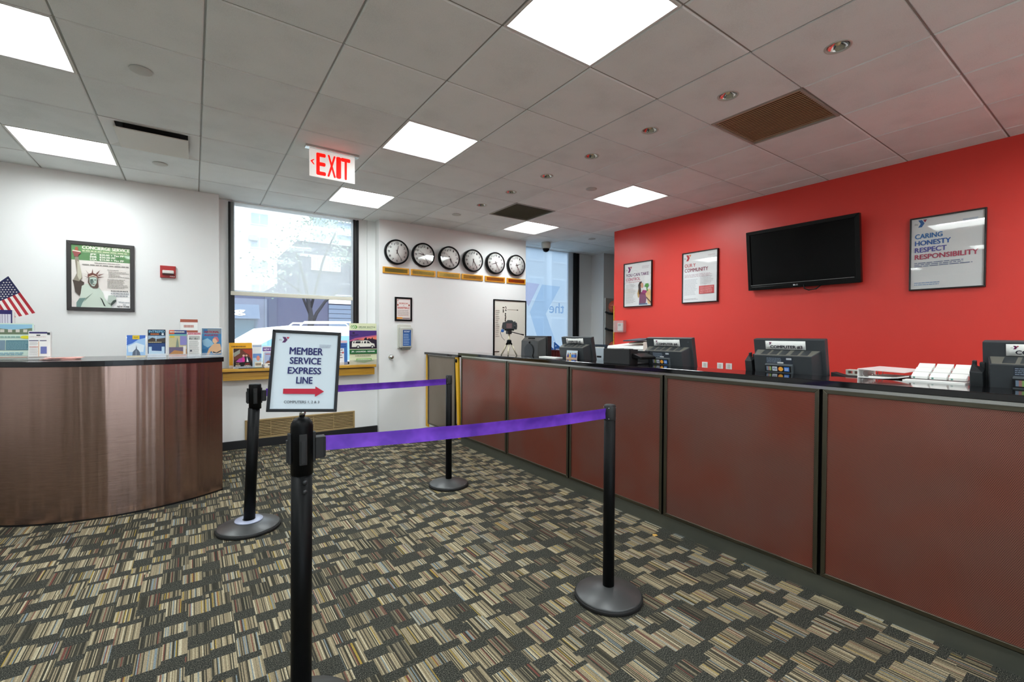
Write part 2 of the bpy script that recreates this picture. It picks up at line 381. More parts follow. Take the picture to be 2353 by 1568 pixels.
# window 2: frosted pane with a film sign seen from behind
w2 = sroot('window_2')
G().box(5.85, YW2-.03, .9, 5.91, YW2+.08, 2.878).build('frame_post', m_alframe, w2, .003)
G().box(5.91, YW2-.005, .9, 5.935, YW2+.08, 2.878).build('frame_channel', MC['frame_channel_grey'], w2)
G().box(5.935, YW2-.03, .9, 5.983, YW2+.08, 2.878).build('frame_post', m_alframe, w2, .003)
G().box(4.503, YW2+.035, .9, 5.85, YW2+.041, 2.878).build('pane', m_frost, w2)
G().box(5.73, YW2+.0, .9, 5.85, YW2+.03, 2.878).build('shade_edge', mat('shade_edge_grey', 'D8E2EA', .6), w2)
def film(parent, pts, m, name):
    G().prism(pts, YW2+.030, YW2+.033).build(name, m, parent)
film(w2, ((4.52, 2.27), (5.07, 2.25), (4.83, 1.84)), m_logop, 'sign_film')
film(w2, ((5.13, 2.245), (5.56, 2.235), (5.22, 1.72), (5.50, 1.12), (5.10, 1.12), (4.86, 1.74)), m_logob, 'sign_film')
lt = P(YW2+.029); lt.text('the', 5.30, 5.66, 1.74, 1.93, 'B9CFE2', .02, mirror=True); lt.l.build('lettering', m_logob, w2)

# ---- suspended ceiling
ceil = sroot('ceiling')
G().box(-5.1, -4.1, ZC+.12, 7.4, 6.5, ZC+.17).build('plenum_deck', m_plenum, ceil)
LIGHTS = [(-5, 2), (-5, 5), (-5, -1), (-1, -1), (-1, 2), (-1, 5), (3, 2), (3, 5), (-1, -4), (-5, -4), (-1, -7), (-5, -7), (-9, 2), (-9, -1), (3, -4), (3, -7)]  # cells missing from LL are unseen panels added to brighten the room
VENTS = [(2, -1), (2, 4)]; DIFF = [(-4, 4)]
tilem = None; hid = G(); gap = .0045
i0, i1, j0, j1 = int((-5.0-GX)//GS), int((7.3-GX)//GS), int((-4.0-GY)//GS), int((YW2-GY)//GS)
def tilebox(g, x0, y0, x1, y1):
    b = .006
    g.add([(x0, y0, ZC+.03), (x1, y0, ZC+.03), (x1, y1, ZC+.03), (x0, y1, ZC+.03), (x0, y0, ZC+b), (x1, y0, ZC+b), (x1, y1, ZC+b), (x0, y1, ZC+b),
           (x0+b, y0+b, ZC), (x1-b, y0+b, ZC), (x1-b, y1-b, ZC), (x0+b, y1-b, ZC)],
          [(0, 1, 5, 4), (1, 2, 6, 5), (2, 3, 7, 6), (3, 0, 4, 7), (4, 5, 9, 8), (5, 6, 10, 9), (6, 7, 11, 10), (7, 4, 8, 11), (8, 9, 10, 11)])
DOWN = [(1, j) for j in range(-2, 5)]
def holed_tile(cx, cy, hx, hy, r, n=32):
    g = G(); H_ = GS/2-gap; sq = []; ci = []
    for k in range(n):
        a = 2*pi*k/n; c, s_ = cos(a), sin(a); q = H_/max(abs(c), abs(s_)); sq.append((q*c, q*s_)); ci.append((hx+r*c, hy+r*s_))
    g.add([(x, y, ZC+.03) for x, y in sq]+[(x, y, ZC) for x, y in sq]+[(x, y, ZC) for x, y in ci]+[(x, y, ZC+.03) for x, y in ci],
          [(b*n+k, b*n+(k+1) % n, (b+1)*n+(k+1) % n, (b+1)*n+k) for b in range(3) for k in range(n)])
    return g.build('ceiling_tile', m_tile, ceil, loc=(cx, cy, 0))
for i in range(i0, i1+1):
    for j in range(j0, j1+1):
        if (i, j) in DOWN:
            cx, cy = GX+(i+.5)*GS, GY+(j+.5)*GS; holed_tile(cx, cy, 2.819-cx, .01, .056); continue
        if (i, j) in LIGHTS+VENTS+DIFF: continue
        x0, x1 = max(GX+i*GS+gap, -5.0), min(GX+(i+1)*GS-gap, 7.3); y0, y1 = max(GY+j*GS+gap, -4.0), min(GY+(j+1)*GS-gap, YW2+.05)
        if x1-x0 < .03 or y1-y0 < .03: continue
        cx, cy = (x0+x1)/2, (y0+y1)/2; d = cx*fw.x+cy*fw.y; lat = cx*rt.x+cy*rt.y
        if d > .55 and abs(lat) < 1.2*d+.6 and d > 1.35:
            full = abs(x1-x0-GS+2*gap) < 1e-4 and abs(y1-y0-GS+2*gap) < 1e-4
            if full:
                if tilem is None:
                    g = G(); tilebox(g, -(GS/2-gap), -(GS/2-gap), GS/2-gap, GS/2-gap); o = g.build('ceiling_tile', m_tile, ceil); tilem = o.data
                else:
                    o = D.objects.new('ceiling_tile', tilem); COL.objects.link(o); o.parent = ceil
                o.location = (cx, cy, 0)
            else:
                g = G(); tilebox(g, x0-cx, y0-cy, x1-cx, y1-cy); g.build('ceiling_tile', m_tile, ceil, loc=(cx, cy, 0))
        else: tilebox(hid, x0, y0, x1, y1)
hid.build('ceiling_tile_field', m_tile, ceil, kind='stuff')
g = G()
for i in range(i0, i1+2):
    x = GX+i*GS
    if -5 < x < 7.3: g.box(x-.0035, -4, ZC+.006, x+.0035, YW2+.05, ZC+.03)
for j in range(j0, j1+2):
    y = GY+j*GS
    if y < YW2: g.box(-5, y-.0035, ZC+.0065, 7.3, y+.0035, ZC+.0305)
g.build('grid_bars', m_grid, ceil)

def cell(i, j): return (GX+(i+.5)*GS, GY+(j+.5)*GS, ZC)
def light0():
    t = thing('ceiling_light', 'x', 'ceiling light', (0, 0, 0), 0, 'square ceiling light panels')
    h = GS/2-gap; g = G()
    for k in range(4):
        a = [(-h, -h), (h, -h), (h, h), (-h, h)]; b = [(x*.955, y*.955) for x, y in a]; k2 = (k+1) % 4
        A = [(*a[k], 0), (*a[k2], 0), (*b[k2], 0), (*b[k], 0)]; g.hexa(A, [(x, y, .02) for x, y, _ in A])
    g.build('frame', mat('light_frame_white', 'F2F2EE', .5), t)
    hh = h*.955; rows = []
    for a in (0, 1):
        for sgn in (-1, 1):
            x0, x1 = (hh, hh+.008) if sgn > 0 else (-hh-.008, -hh)
            q = (x0, -hh-.008, .0, x1, hh+.008, .10) if a == 0 else (-hh, x0, .0, hh, x1, .10)
            G().box(*q).build('housing_side', MC['light_frame_white'], t)
    G().box(-hh-.008, -hh-.008, .10, hh+.008, hh+.008, .108).build('housing_top', MC['light_frame_white'], t)
    for v in range(7):
        y = -hh+2*hh*v/6; rows.append([(-hh+2*hh*u/12, y, .090-.012*sin(pi*u/12)) for u in range(13)])
    G().surf(rows).build('diffuser', m_diff, t); return t
LL = {(-1, -1): 'largest glowing square ceiling panel at the top of the view', (-1, 2): 'glowing square ceiling panel to the right of the EXIT sign',
      (-1, 5): 'glowing square ceiling panel just above the street window', (3, 2): 'glowing square ceiling panel near the top edge of the red wall',
      (3, 5): 'small far glowing ceiling panel above the last clocks by the dome camera', (-5, 2): 'big glowing ceiling panel cut by the top left corner of the photo',
      (-5, 5): 'glowing ceiling panel above the concierge poster wall on the left'}
L0 = None
for c in LIGHTS:
    lab = LL.get(c, 'square ceiling light panel behind the photographer, out of the frame')
    if L0 is None: L0 = light0(); L0.location = cell(*c); L0['label'] = lab
    else: dup(L0, cell(*c), lab)

def vent(c, label, ms, slats):
    t = thing('ceiling_vent', label, 'vent', cell(*c)); h = GS/2-gap
    g = G()
    for k in range(4):
        a = [(-h, -h), (h, -h), (h, h), (-h, h)]; b = [(x*.945, y*.945) for x, y in a]; k2 = (k+1) % 4
        A = [(*a[k], -.002), (*a[k2], -.002), (*b[k2], -.002), (*b[k], -.002)]; g.hexa(A, [(x, y, .02) for x, y, _ in A])
    g.build('frame', mat('vent_rim', 'A8A69C', .5), t)
    G().box(-h*.94, -h*.94, .022, h*.94, h*.94, .028).build('backing', m_dark if slats < 40 else m_olive, t)
    me = None
    for k in range(slats):
        x = -h*.93+(k+.5)*1.86*h/slats; wd = 1.86*h/slats
        if me is None:
            o = G().hexa([(-wd*.38, -h*.94, .001), (wd*.26, -h*.94, .004), (wd*.26, h*.94, .004), (-wd*.38, h*.94, .001)], [(-wd*.38, -h*.94, .0035), (wd*.26, -h*.94, .0065), (wd*.26, h*.94, .0065), (-wd*.38, h*.94, .0035)]).build('slat', ms, t); me = o.data
        else: o = D.objects.new('slat', me); COL.objects.link(o); o.parent = t
        o.location = (x, 0, 0)
vent((2, -1), 'brown slatted square ceiling vent between the downlights and the red wall', m_tand, 22)
vent((2, 4), 'olive brown finely slatted ceiling vent beside the far light panel', m_olive, 44)
t = thing('ceiling_diffuser', 'white square air diffuser with a dropped cover plate, upper left ceiling', 'air diffuser', cell(-4, 4)); h = GS/2-gap
g = G()
for k in range(4):
    a = [(-h, -h), (h, -h), (h, h), (-h, h)]; b = [(x*.74, y*.74) for x, y in a]; k2 = (k+1) % 4
    A = [(*a[k], 0), (*a[k2], 0), (*b[k2], .016), (*b[k], .016)]; g.hexa(A, [(x, y, z+.005) for x, y, z in A])
g.build('frame', m_white, t)
G().box(-h*.75, -h*.75, .024, h*.75, h*.75, .028).build('duct_throat', m_dark, t)
G().box(-.225, -.225, -.03, .225, .225, -.022).build('cover_plate', mat('plate_white', 'D9D6CC', .45), t, .002)
g = G()
for a in (-1, 1):
    for b in (-1, 1): g.lathe([(.006, 0), (.006, .05)], (a*.17, b*.17, -.023), 8)
g.build('hanger', m_dark, t)

t0 = thing('recessed_downlight', 'x', 'downlight', (0, 0, 0), 0, 'row of small round chrome downlights')
G().lathe([(.046, .03), (.050, .004), (.056, -.004), (.062, -.003), (.064, 0), (.064, .004)], n=28, caps=False).build('trim_ring', mat('ring_nickel', 'C4C2BA', .45), t0)
G().lathe([(.016, .0285), (.040, .012), (.0465, .002)], n=24, caps=False).build('reflector', m_chrome, t0)
G().lathe([(0, .008), (.009, .010), (.014, .018), (.015, .029)], n=16).build('bulb', mat('bulb_glass', 'E9D9B0', .1, .3), t0)
DLL = ['largest of the chrome downlights, nearest the top right corner', 'second chrome downlight from the top right, left of the slatted vent', 'third chrome downlight of the row counting from the top right',
       'middle chrome downlight of the row', 'fifth chrome downlight of the row counting from the top right', 'sixth chrome downlight, just left of the olive vent', 'smallest farthest chrome downlight, toward the clocks']
for k in range(7):
    loc = (2.819, GY+(k-1.5)*GS+.01, ZC)
    if k == 0: t0.location = loc; t0['label'] = DLL[0]
    else: dup(t0, loc, DLL[k])
t0 = thing('sprinkler_cover', 'x', 'sprinkler cover', (0, 0, 0), 0, 'flat round ceiling sprinkler covers')
G().lathe([(0, -.009), (.050, -.008), (.056, -.006), (.057, -.003)], n=28).build('cover_disc', mat('cover_white', 'C9C9C3', .5), t0)
G().lathe([(.044, -.003), (.044, .01)], n=20).build('collar', m_plenum, t0)
for k, (x, y, lab) in enumerate([(-.246, 3.458, 'round white sprinkler cover in front of the air diffuser, upper left'), (-.242, 5.254, 'round white sprinkler cover behind the air diffuser near the white wall'),
        (3.443, 3.468, 'dark-rimmed sprinkler cover left of the light panel near the red wall'), (2.777, 5.221, 'sprinkler cover on the ceiling above the middle clocks'), (5.235, 5.255, 'sprinkler cover near the far corner by the dome camera')]):
    if k == 0: t0.location = (x, y, ZC); t0['label'] = lab
    else: dup(t0, (x, y, ZC), lab)
t = thing('dome_camera', 'small white dome security camera hanging by the frosted window', 'security camera', (4.84, 5.93, ZC))
G().lathe([(.075, 0), (.078, -.03), (.072, -.085), (.06, -.10)], n=28).build('housing', m_cream, t)
G().lathe([(.058, -.098), (.056, -.12), (.042, -.145), (.02, -.157), (0, -.16)], n=24).build('dome', m_gloss, t)

# exit sign
t = thing('exit_sign', 'red and white hanging EXIT sign with a left arrow', 'exit sign', (.967, 4.03, ZC))
G().box(-.215, -.03, -.018, .215, .03, 0).build('ceiling_bracket', m_bright, t, .003)
G().box(-.183, -.005, -.245, .183, .005, -.018).build('panel', mat('exit_acrylic', 'F2EFEA', .2, emit=.35), t, .002)
pr = P(-.0052)
for a, b, s2 in ((-.125, -.060, 'E'), (-.040, .022, 'X'), (.036, .060, 'I'), (.072, .140, 'T')): pr.text(s2, a, b, -.222, -.048, 'FF0A0A', .03)
pr.poly(((-.176, -.122), (-.153, -.105), (-.143, -.105), (-.160, -.123), (-.143, -.148), (-.153, -.148)), 'FF0A0A', True)
pr.build(t)
mat('ink_FF0A0A0.6', 'FF0A0A')
e = MC['ink_FF0A0A0.6'].node_tree.nodes['Principled BSDF']; e.inputs['Emission Color'].default_value = (1, .005, .0, 1); e.inputs['Emission Strength'].default_value = .9

# ================================================================ SERVICE COUNTER (right)
XC = 2.66
sc = thing('service_counter', 'long service counter with perforated red metal panels and black granite top', 'counter', (XC, 0, 0))
G().box(-.02, -.96, 1.086, .295, 4.915, 1.117).build('countertop', m_granite, sc, .003)
G().box(.045, -.93, .0, .27, 4.89, 1.085).build('carcass', m_blackm, sc)
G().box(.012, -.93, 0, .04, 4.89, .092).build('kick_plate', m_kick, sc)
G().box(.014, -.93, 1.068, .043, 4.89, 1.086).build('top_rail', m_bright, sc)
for a, b in ((3.900, 4.880), (2.943, 3.884), (1.978, 2.927), (1.014, 1.962), (.052, .998), (-.91, .036)):
    cy = (a+b)/2; w = b-a; g = G()
    c = D.objects.new('face_panel', None); COL.objects.link(c); c.parent = sc; c.location = (0, cy, .583)
    g = G(); bars(g, w, .970, .021, 0, .024); g.v = [(y, x, z) for x, y, z in g.v]
    g.build('panel_frame', m_frame, c, .0025)
    G().box(.008, -w/2+.018, -.467, .014, w/2-.018, .467).build('perforated_sheet', m_perf, c)
# gate at the far end
gt = thing('counter_gate', 'narrow grey perforated gate with yellow edges at the far counter end', 'gate', (2.68, 5.42, 0))
G().box(-.03, -.49, 1.062, .30, .505, 1.092).build('gate_top', m_granite, gt, .003)
g = G(); bars(g, .80, .96, .022, -.012, .016); g.v = [(y, x+.03, z+.575) for x, y, z in g.v]; g.build('gate_frame', m_frame, gt, .002)
G().box(-.006, -.355, .11, .006, .415, 1.04).build('gate_sheet', m_perfg, gt)
G().hexa([(-.004, .425, .05), (.012, .425, .05), (.012, .505, .05), (-.004, .505, .05)], [(-.004, .470, 1.06), (.012, .470, 1.06), (.012, .505, 1.06), (-.004, .505, 1.06)]).build('yellow_edge', m_yellow, gt)
G().hexa([(-.016, -.50, .06), (.012, -.50, .06), (.012, -.455, .06), (-.016, -.455, .06)], [(-.016, -.455, 1.06), (.012, -.455, 1.06), (.012, -.385, 1.06), (-.016, -.385, 1.06)]).build('yellow_post', m_yellow, gt, .002)
G().lathe([(.0, -.030), (.020, -.027), (.024, -.016), (.024, 0)], (.0, -.42, 1.015), 20, 'x').build('latch_knob', m_black, gt)
# staff desk behind the counter
dk = thing('staff_desk', 'low dark work desk hidden behind the service counter', 'desk', (3.40, 2.2, 0))
G().box(-.40, -2.9, .80, .53, 2.4, .84).build('desktop', m_mon2, dk, .003)
for y in (-2.85, -1.1, .7, 2.35): G().box(-.35, y-.02, 0, .40, y+.02, .80).build('leg', m_blackm, dk)

# ================================================================ RECEPTION DESK (left, curved)
CX, CY0, RAD = -.468, 5.449, 1.085
ds = thing('reception_desk', 'curved brushed steel reception desk with a black top on the left', 'desk', (CX, CY0, 0))
a0, a1 = math.atan2(4.79-CY0, -1.335-CX), math.atan2(4.594-CY0, .2-CX)
if a0 > 0: a0 -= 2*pi
def arc(r, n=40): return [(r*cos(a0+(a1-a0)*k/n), r*sin(a0+(a1-a0)*k/n)) for k in range(n+1)]
A = arc(RAD); B = arc(RAD-.012)
g = G(); k = len(A)
for P1, P2 in ((A, None), (B, None)): g.surf([[(x, y, .006) for x, y in P1], [(x, y, 1.10) for x, y in P1]])
for q in (0, -1): g.add([(*A[q], .006), (*A[q], 1.10), (*B[q], 1.10), (*B[q], .006)], [(0, 1, 2, 3)])
g.build('steel_front', m_steel, ds)
xe0, xe1 = A[0][0], A[-1][0]
G().box(xe1-.02, A[-1][1]+.002, .006, xe1-.002, -.25, 1.10).box(xe0+.002, A[0][1]+.002, .006, xe0+.02, -.25, 1.10).build('side_panel', m_blackm, ds)
T = arc(RAD+.012); T = [(T[0][0]-.005, T[0][1])]+T+[(T[-1][0]+.004, T[-1][1]+.003)]
G().prism(T+[(T[-1][0], -.24), (T[0][0], -.24)], 1.100, 1.140, ax='z').build('desktop', mat('black_laminate', '151417', .16), ds, .003)
G().surf([[(x*1.002, y*1.002, 0) for x, y in arc(RAD)], [(x*1.002, y*1.002, .012) for x, y in arc(RAD)]]).build('floor_trim', m_alframe, ds)

# ================================================================ STANCHIONS, BELTS, SIGN
def stanchion(label, loc, br, pr_, h, lean=(0, 0), head=False, ring=None, dome=True):
    t = thing('stanchion', label, 'stanchion', loc, 0, 'black queue stanchions')
    G().lathe([(br*.97, 0), (br, .004), (br, .018), (br*.985, .022)], n=48).build('rubber_rim', m_rub, t)
    G().lathe([(br*.985, .021), (br*.93, .029), (pr_*2.2, .058), (pr_*1.25, .064), (0, .064)], n=48).build('base', m_base, t)
    if ring: G().lathe([(pr_*1.1, .0645), (ring, .064), (ring*1.02, .0615), (ring*1.02, .058)], n=36, caps=False).build('base_ring', mat('pale_ring', '9DA3B8', .3), t)  # light reflected around the pole foot, put into the ring's pale colour
    sh = lambda z: (lean[0]*z/h, lean[1]*z/h, z)
    top = h-(.03 if head and dome else .004)
    G().tube([sh(.06), sh(top-.16 if head else top)], pr_, 28).build('pole', m_black, t)
    if head:
        g = G().lathe([(pr_*1.06, -.165), (pr_*1.06, 0)]+([(pr_*.98, .012), (pr_*.7, .026), (pr_*.2, .031), (0, .031)] if dome else [(pr_*1.0, .004), (0, .004)]), sh(top), 28); g.build('head', m_black, t)
    else:
        G().lathe([(pr_*1.02, -.075), (pr_*1.04, -.07), (pr_*1.04, -.004), (pr_*.9, .003), (0, .004)], sh(top), 28).build('cap', m_blackm, t)
        g = G()
        for a in range(4):
            for z in (-.012, -.066): g.lathe([(.003, 0), (.002, .002), (0, .0025)], (0, 0, 0), 8, 'x'); g.v[-24:] = [(x+pr_*1.03, y, zz+top+z) for x, y, zz in g.v[-24:]]; g.turn(a*pi/2+.6, 'Z', start=len(g.v)-24)
        g.build('rivet', m_bright, t)
    return t, sh, top
def clips(t, sh, top, pr_, angs, beltside, out=.030):
    c = sh(top-.075)
    for a in angs:
        g = G().box(pr_*1.0, -.012, -.052, pr_*1.05+.008, .012, .052)
        if a == beltside: g.box(pr_*1.05+.006, -.020, -.040, pr_*1.05+out, .020, .034).box(pr_*1.05+out-.003, -.022, -.034, pr_*1.05+out+.003, .022, .034)
        else: g.box(pr_*1.05+.006, -.008, -.046, pr_*1.05+.013, .008, .030)
        g.turn(a, 'Z'); g.v = [(x+c[0], y+c[1], z+c[2]) for x, y, z in g.v]; g.build('belt_clip', m_blackm, t, .0015)
def belt(t, root, a, b, w, sag, twist=0.):
    a = Vector(a)-Vector(root); b = Vector(b)-Vector(root); d = (b-a); nrm = Vector((-d.y, d.x, 0)).normalized(); rows = []
    for k in range(33):
        u = k/32; c = a+d*u; c.z -= sag*4*u*(1-u); tw = twist*(1-u)**3+.10*sin(9*u)*(1-u); row = []
        for j in range(5):
            v = (j/4-.5)*w; off = .002*sin(23*u+2*v/w)+.0035*(1-abs(2*j/4-1))
            row.append(tuple(c+Vector((0, 0, v*cos(tw)))+nrm*(v*sin(tw)+off)))
        rows.append(row)
    A = rows; Bk = [[tuple(Vector(p)+nrm*.0014) for p in r] for r in rows]
    g = G().surf(A).surf(Bk)
    for e in (0, 4): g.surf([[r[e] for r in A], [r[e] for r in Bk]])
    g.build('belt', m_purple, t)
PA, PB, PC, PD = (.308, 3.588, 0), (.300, 1.690, 0), (1.852, 3.613, 0), (1.736, 1.606, 0)
tA, shA, topA = stanchion('black belt stanchion beside the steel reception desk, leaning slightly', PA, .198, .036, .992, (.039, -.004), True, ring=.085, dome=False)
tB, shB, topB = stanchion('nearest black belt stanchion, carrying the express line sign', PB, .186, .0338, 1.056, (.004, 0), True)
tC, shC, topC = stanchion('farthest black stanchion, standing near the counter gate', PC, .174, .0272, .982)
tD, shD, topD = stanchion('black stanchion with a wide conical base close to the red counter panels', PD, .172, .0288, .990)
angA = math.atan2(PC[1]-PA[1], PC[0]-PA[0]); angB = math.atan2(PD[1]-PB[1], PD[0]-PB[0])
clips(tA, shA, topA, .036, (angA, angA+pi/2, angA+pi, angA-pi/2), angA)
clips(tB, shB, topB, .0338, (angB, angB+pi/2, angB+pi, angB-pi/2), angB, .036)
belt(tA, PA, (PA[0]+.039+.067, PA[1], .930), (PC[0]-.026, PC[1], .925), .052, .004)
belt(tB, PB, (PB[0]+.074, PB[1]-.004, .958), (PD[0]-.028, PD[1], .946), .052, .012, .5)
g = G()
for z in (-.02, .012): g.lathe([(.008, 0), (.007, -.003), (0, -.0035)], (.004, -.0345, topB-.20+z), 12, 'y')
g.turn(.1, 'Z', (.004, 0, 0)).build('screw', m_mon2, tB)

sg = thing('queue_sign', 'framed white MEMBER SERVICE EXPRESS LINE sign with a red arrow on a post', 'sign', (.304, 1.69, 1.057), -.29)
g = G().tube([(.0, 0, .0), (.006, 0, .03)], .0095, 12).build('sign_stem', m_chrome, sg)
sw, sh_ = .2185, .278
def tilt(o): o.rotation_euler = (-.17, .0473, 0); o.location = (.0104, 0, .157); return o
def framed(parent, w, h, b, y0, y1, m): return bars(G(), w, h, b, y0, y1).build('frame', m, parent, .0015)
tilt(framed(sg, sw, sh_, .010, -.008, .006, mat('sign_black', '101216', .35, spec=.3)))
bk = G().box(-sw/2+.006, -.002, -sh_/2+.006, sw/2-.006, .004, sh_/2-.006).build('sign_back', m_blackm, sg); tilt(bk)
def U(w, h, b): return (lambda u: -w/2+b+u*(w-2*b)), (lambda v: h/2-b-v*(h-2*b))
def put(pr, parent, w, h, b, c, fn):
    u, v = U(w, h, b); pr.rect(u(0), v(1), u(1), v(0), c); fn(pr, u, v); return pr.build(parent)
def sign_fn(pr, u, v):
    pr.logo(u(.115), v(.135), .0195, '4B1A52', 'A91E3C', .0225)
    pr.lines(u(.70), u(.90), v(.19), v(.14), 3, '8C93A8', .35, .2, 3)
    for t, a, b, z0, z1 in (('MEMBER', .245, .76, .285, .195), ('SERVICE', .26, .74, .41, .325), ('EXPRESS', .24, .75, .54, .455), ('LINE', .38, .625, .665, .58)):
        pr.text(t, u(a), u(b), v(z0), v(z1), '1B1F5E', .03)
    pr.poly([(u(a), v(b)) for a, b in ((.19, .80), (.19, .735), (.68, .73), (.68, .70), (.82, .765), (.685, .835), (.68, .80))], 'B31432', True)
    pr.text('COMPUTERS 1, 2 & 3', u(.215), u(.755), v(.925), v(.887), '22252E', .008)
o = put(P(-.0025), sg, sw, sh_, .008, 'CBD8E0', sign_fn); tilt(o)
for c in sg.children:
    if c.name.startswith('lettering'): tilt(c)

# ================================================================ BACK WALL THINGS
FACE = ['121', '1', '2', '3', '4', '5', '6', '7', '8', '9', '10', '11']
def clock(x, hour, label):
    t = thing('wall_clock', label, 'clock', (x, YB, 2.462), 0, 'row of six round wall clocks')
    G().lathe([(.160, 0), (.170, -.010), (.170, -.052), (.166, -.060), (.156, -.063), (.150, -.058), (.150, -.050)], n=48, ax='y', caps=False).build('rim', m_black, t)
    G().lathe([(0, -.050), (.151, -.050), (.151, -.040)], n=48, ax='y').build('dial', m_paper, t)
    pr = P(-.0505)
    for k in range(1, 13):
        a = pi/2-k*pi/6; cx, cz = .118*cos(a), .118*sin(a); w = .008 if k in (1,) else (.012 if k < 10 else .021)
        pr.text(str(k), cx-w, cx+w, cz-.014, cz+.014, '3A3A3C', .01)
    g = pr.l; mi = 0
    for k in range(60):
        a = k*pi/30; r0 = .142 if k % 5 else .139
        g.add([(r0*cos(a-.006), -.0507, r0*sin(a-.006)), (.148*cos(a-.006), -.0507, .148*sin(a-.006)), (.148*cos(a+.006), -.0507, .148*sin(a+.006)), (r0*cos(a+.006), -.0507, r0*sin(a+.006))], [(0, 1, 2, 3)], mi)
    pr.build(t, lname='numerals')
    def hand(name, ang, L, w, back, y, m):
        g = G().prism([(-w*.6, -back), (w*.6, -back), (w, L*.15), (w*.35, L), (-w*.35, L), (-w, L*.15)], y, y-.0015); g.turn(ang, 'Y'); g.build(name, m, t)
    mn = 25; hand('hour_hand', (hour+mn/60)*pi/6, .085, .0055, .028, -.0525, m_blackm)
    hand('minute_hand', mn*pi/30, .118, .0042, .03, -.0545, m_blackm); hand('second_hand', (52 if hour % 2 else 28)*pi/30, .115, .0012, .035, -.0562, mat('hand_red', '6E3834', .5))
    G().lathe([(.007, -.052), (.007, -.058), (0, -.059)], n=14, ax='y').build('hub', m_blackm, t)
    G().lathe([(0, -.0595), (.15, -.0595)], n=40, ax='y').build('glass', m_pglass, t)
CL = [(2.278, 12, 'NEW YORK'), (2.668, 9, 'SAN FRANCISCO'), (3.078, 5, 'LONDON'), (3.477, 6, 'ROME'), (3.882, 8, 'MOSCOW'), (4.282, 2, 'TOKYO')]
PX = [(2.279, '8C7B35', 'A8862E'), (2.680, 'A48B40', 'B8952F'), (3.086, 'B9A253', 'C49A31'), (3.484, 'B78E3F', 'D09A2E'), (3.895, 'B5712B', 'D99A28'), (4.303, 'B4501E', 'DA981F')]
WH = ['first on the left, above the NEW YORK plaque', 'above the SAN FRANCISCO plaque', 'above the LONDON plaque', 'above the ROME plaque', 'above the MOSCOW plaque', 'last on the right, above the TOKYO plaque']
for (x, h, nm), wh, (px_, c1, c2) in zip(CL, WH, PX):
    clock(x, h, 'black rimmed round wall clock, '+wh)
    t = thing('name_plaque', 'gold wooden %s name plaque under a round clock' % nm, 'plaque', (px_, YB, 2.212), 0, 'city name plaques')
    G().box(-.187, -.018, -.043, .187, 0, .043).build('board', m_gold, t, .004)
    G().box(-.160, -.0195, -.027, .160, -.0175, .027).build('plate', mat('plate_'+c1, c1, .25, .7), t)
    w = .013*len(nm); pr = P(-.0198); pr.text(nm, -w, w, -.014, .014, '2A2413', .012); pr.build(t)

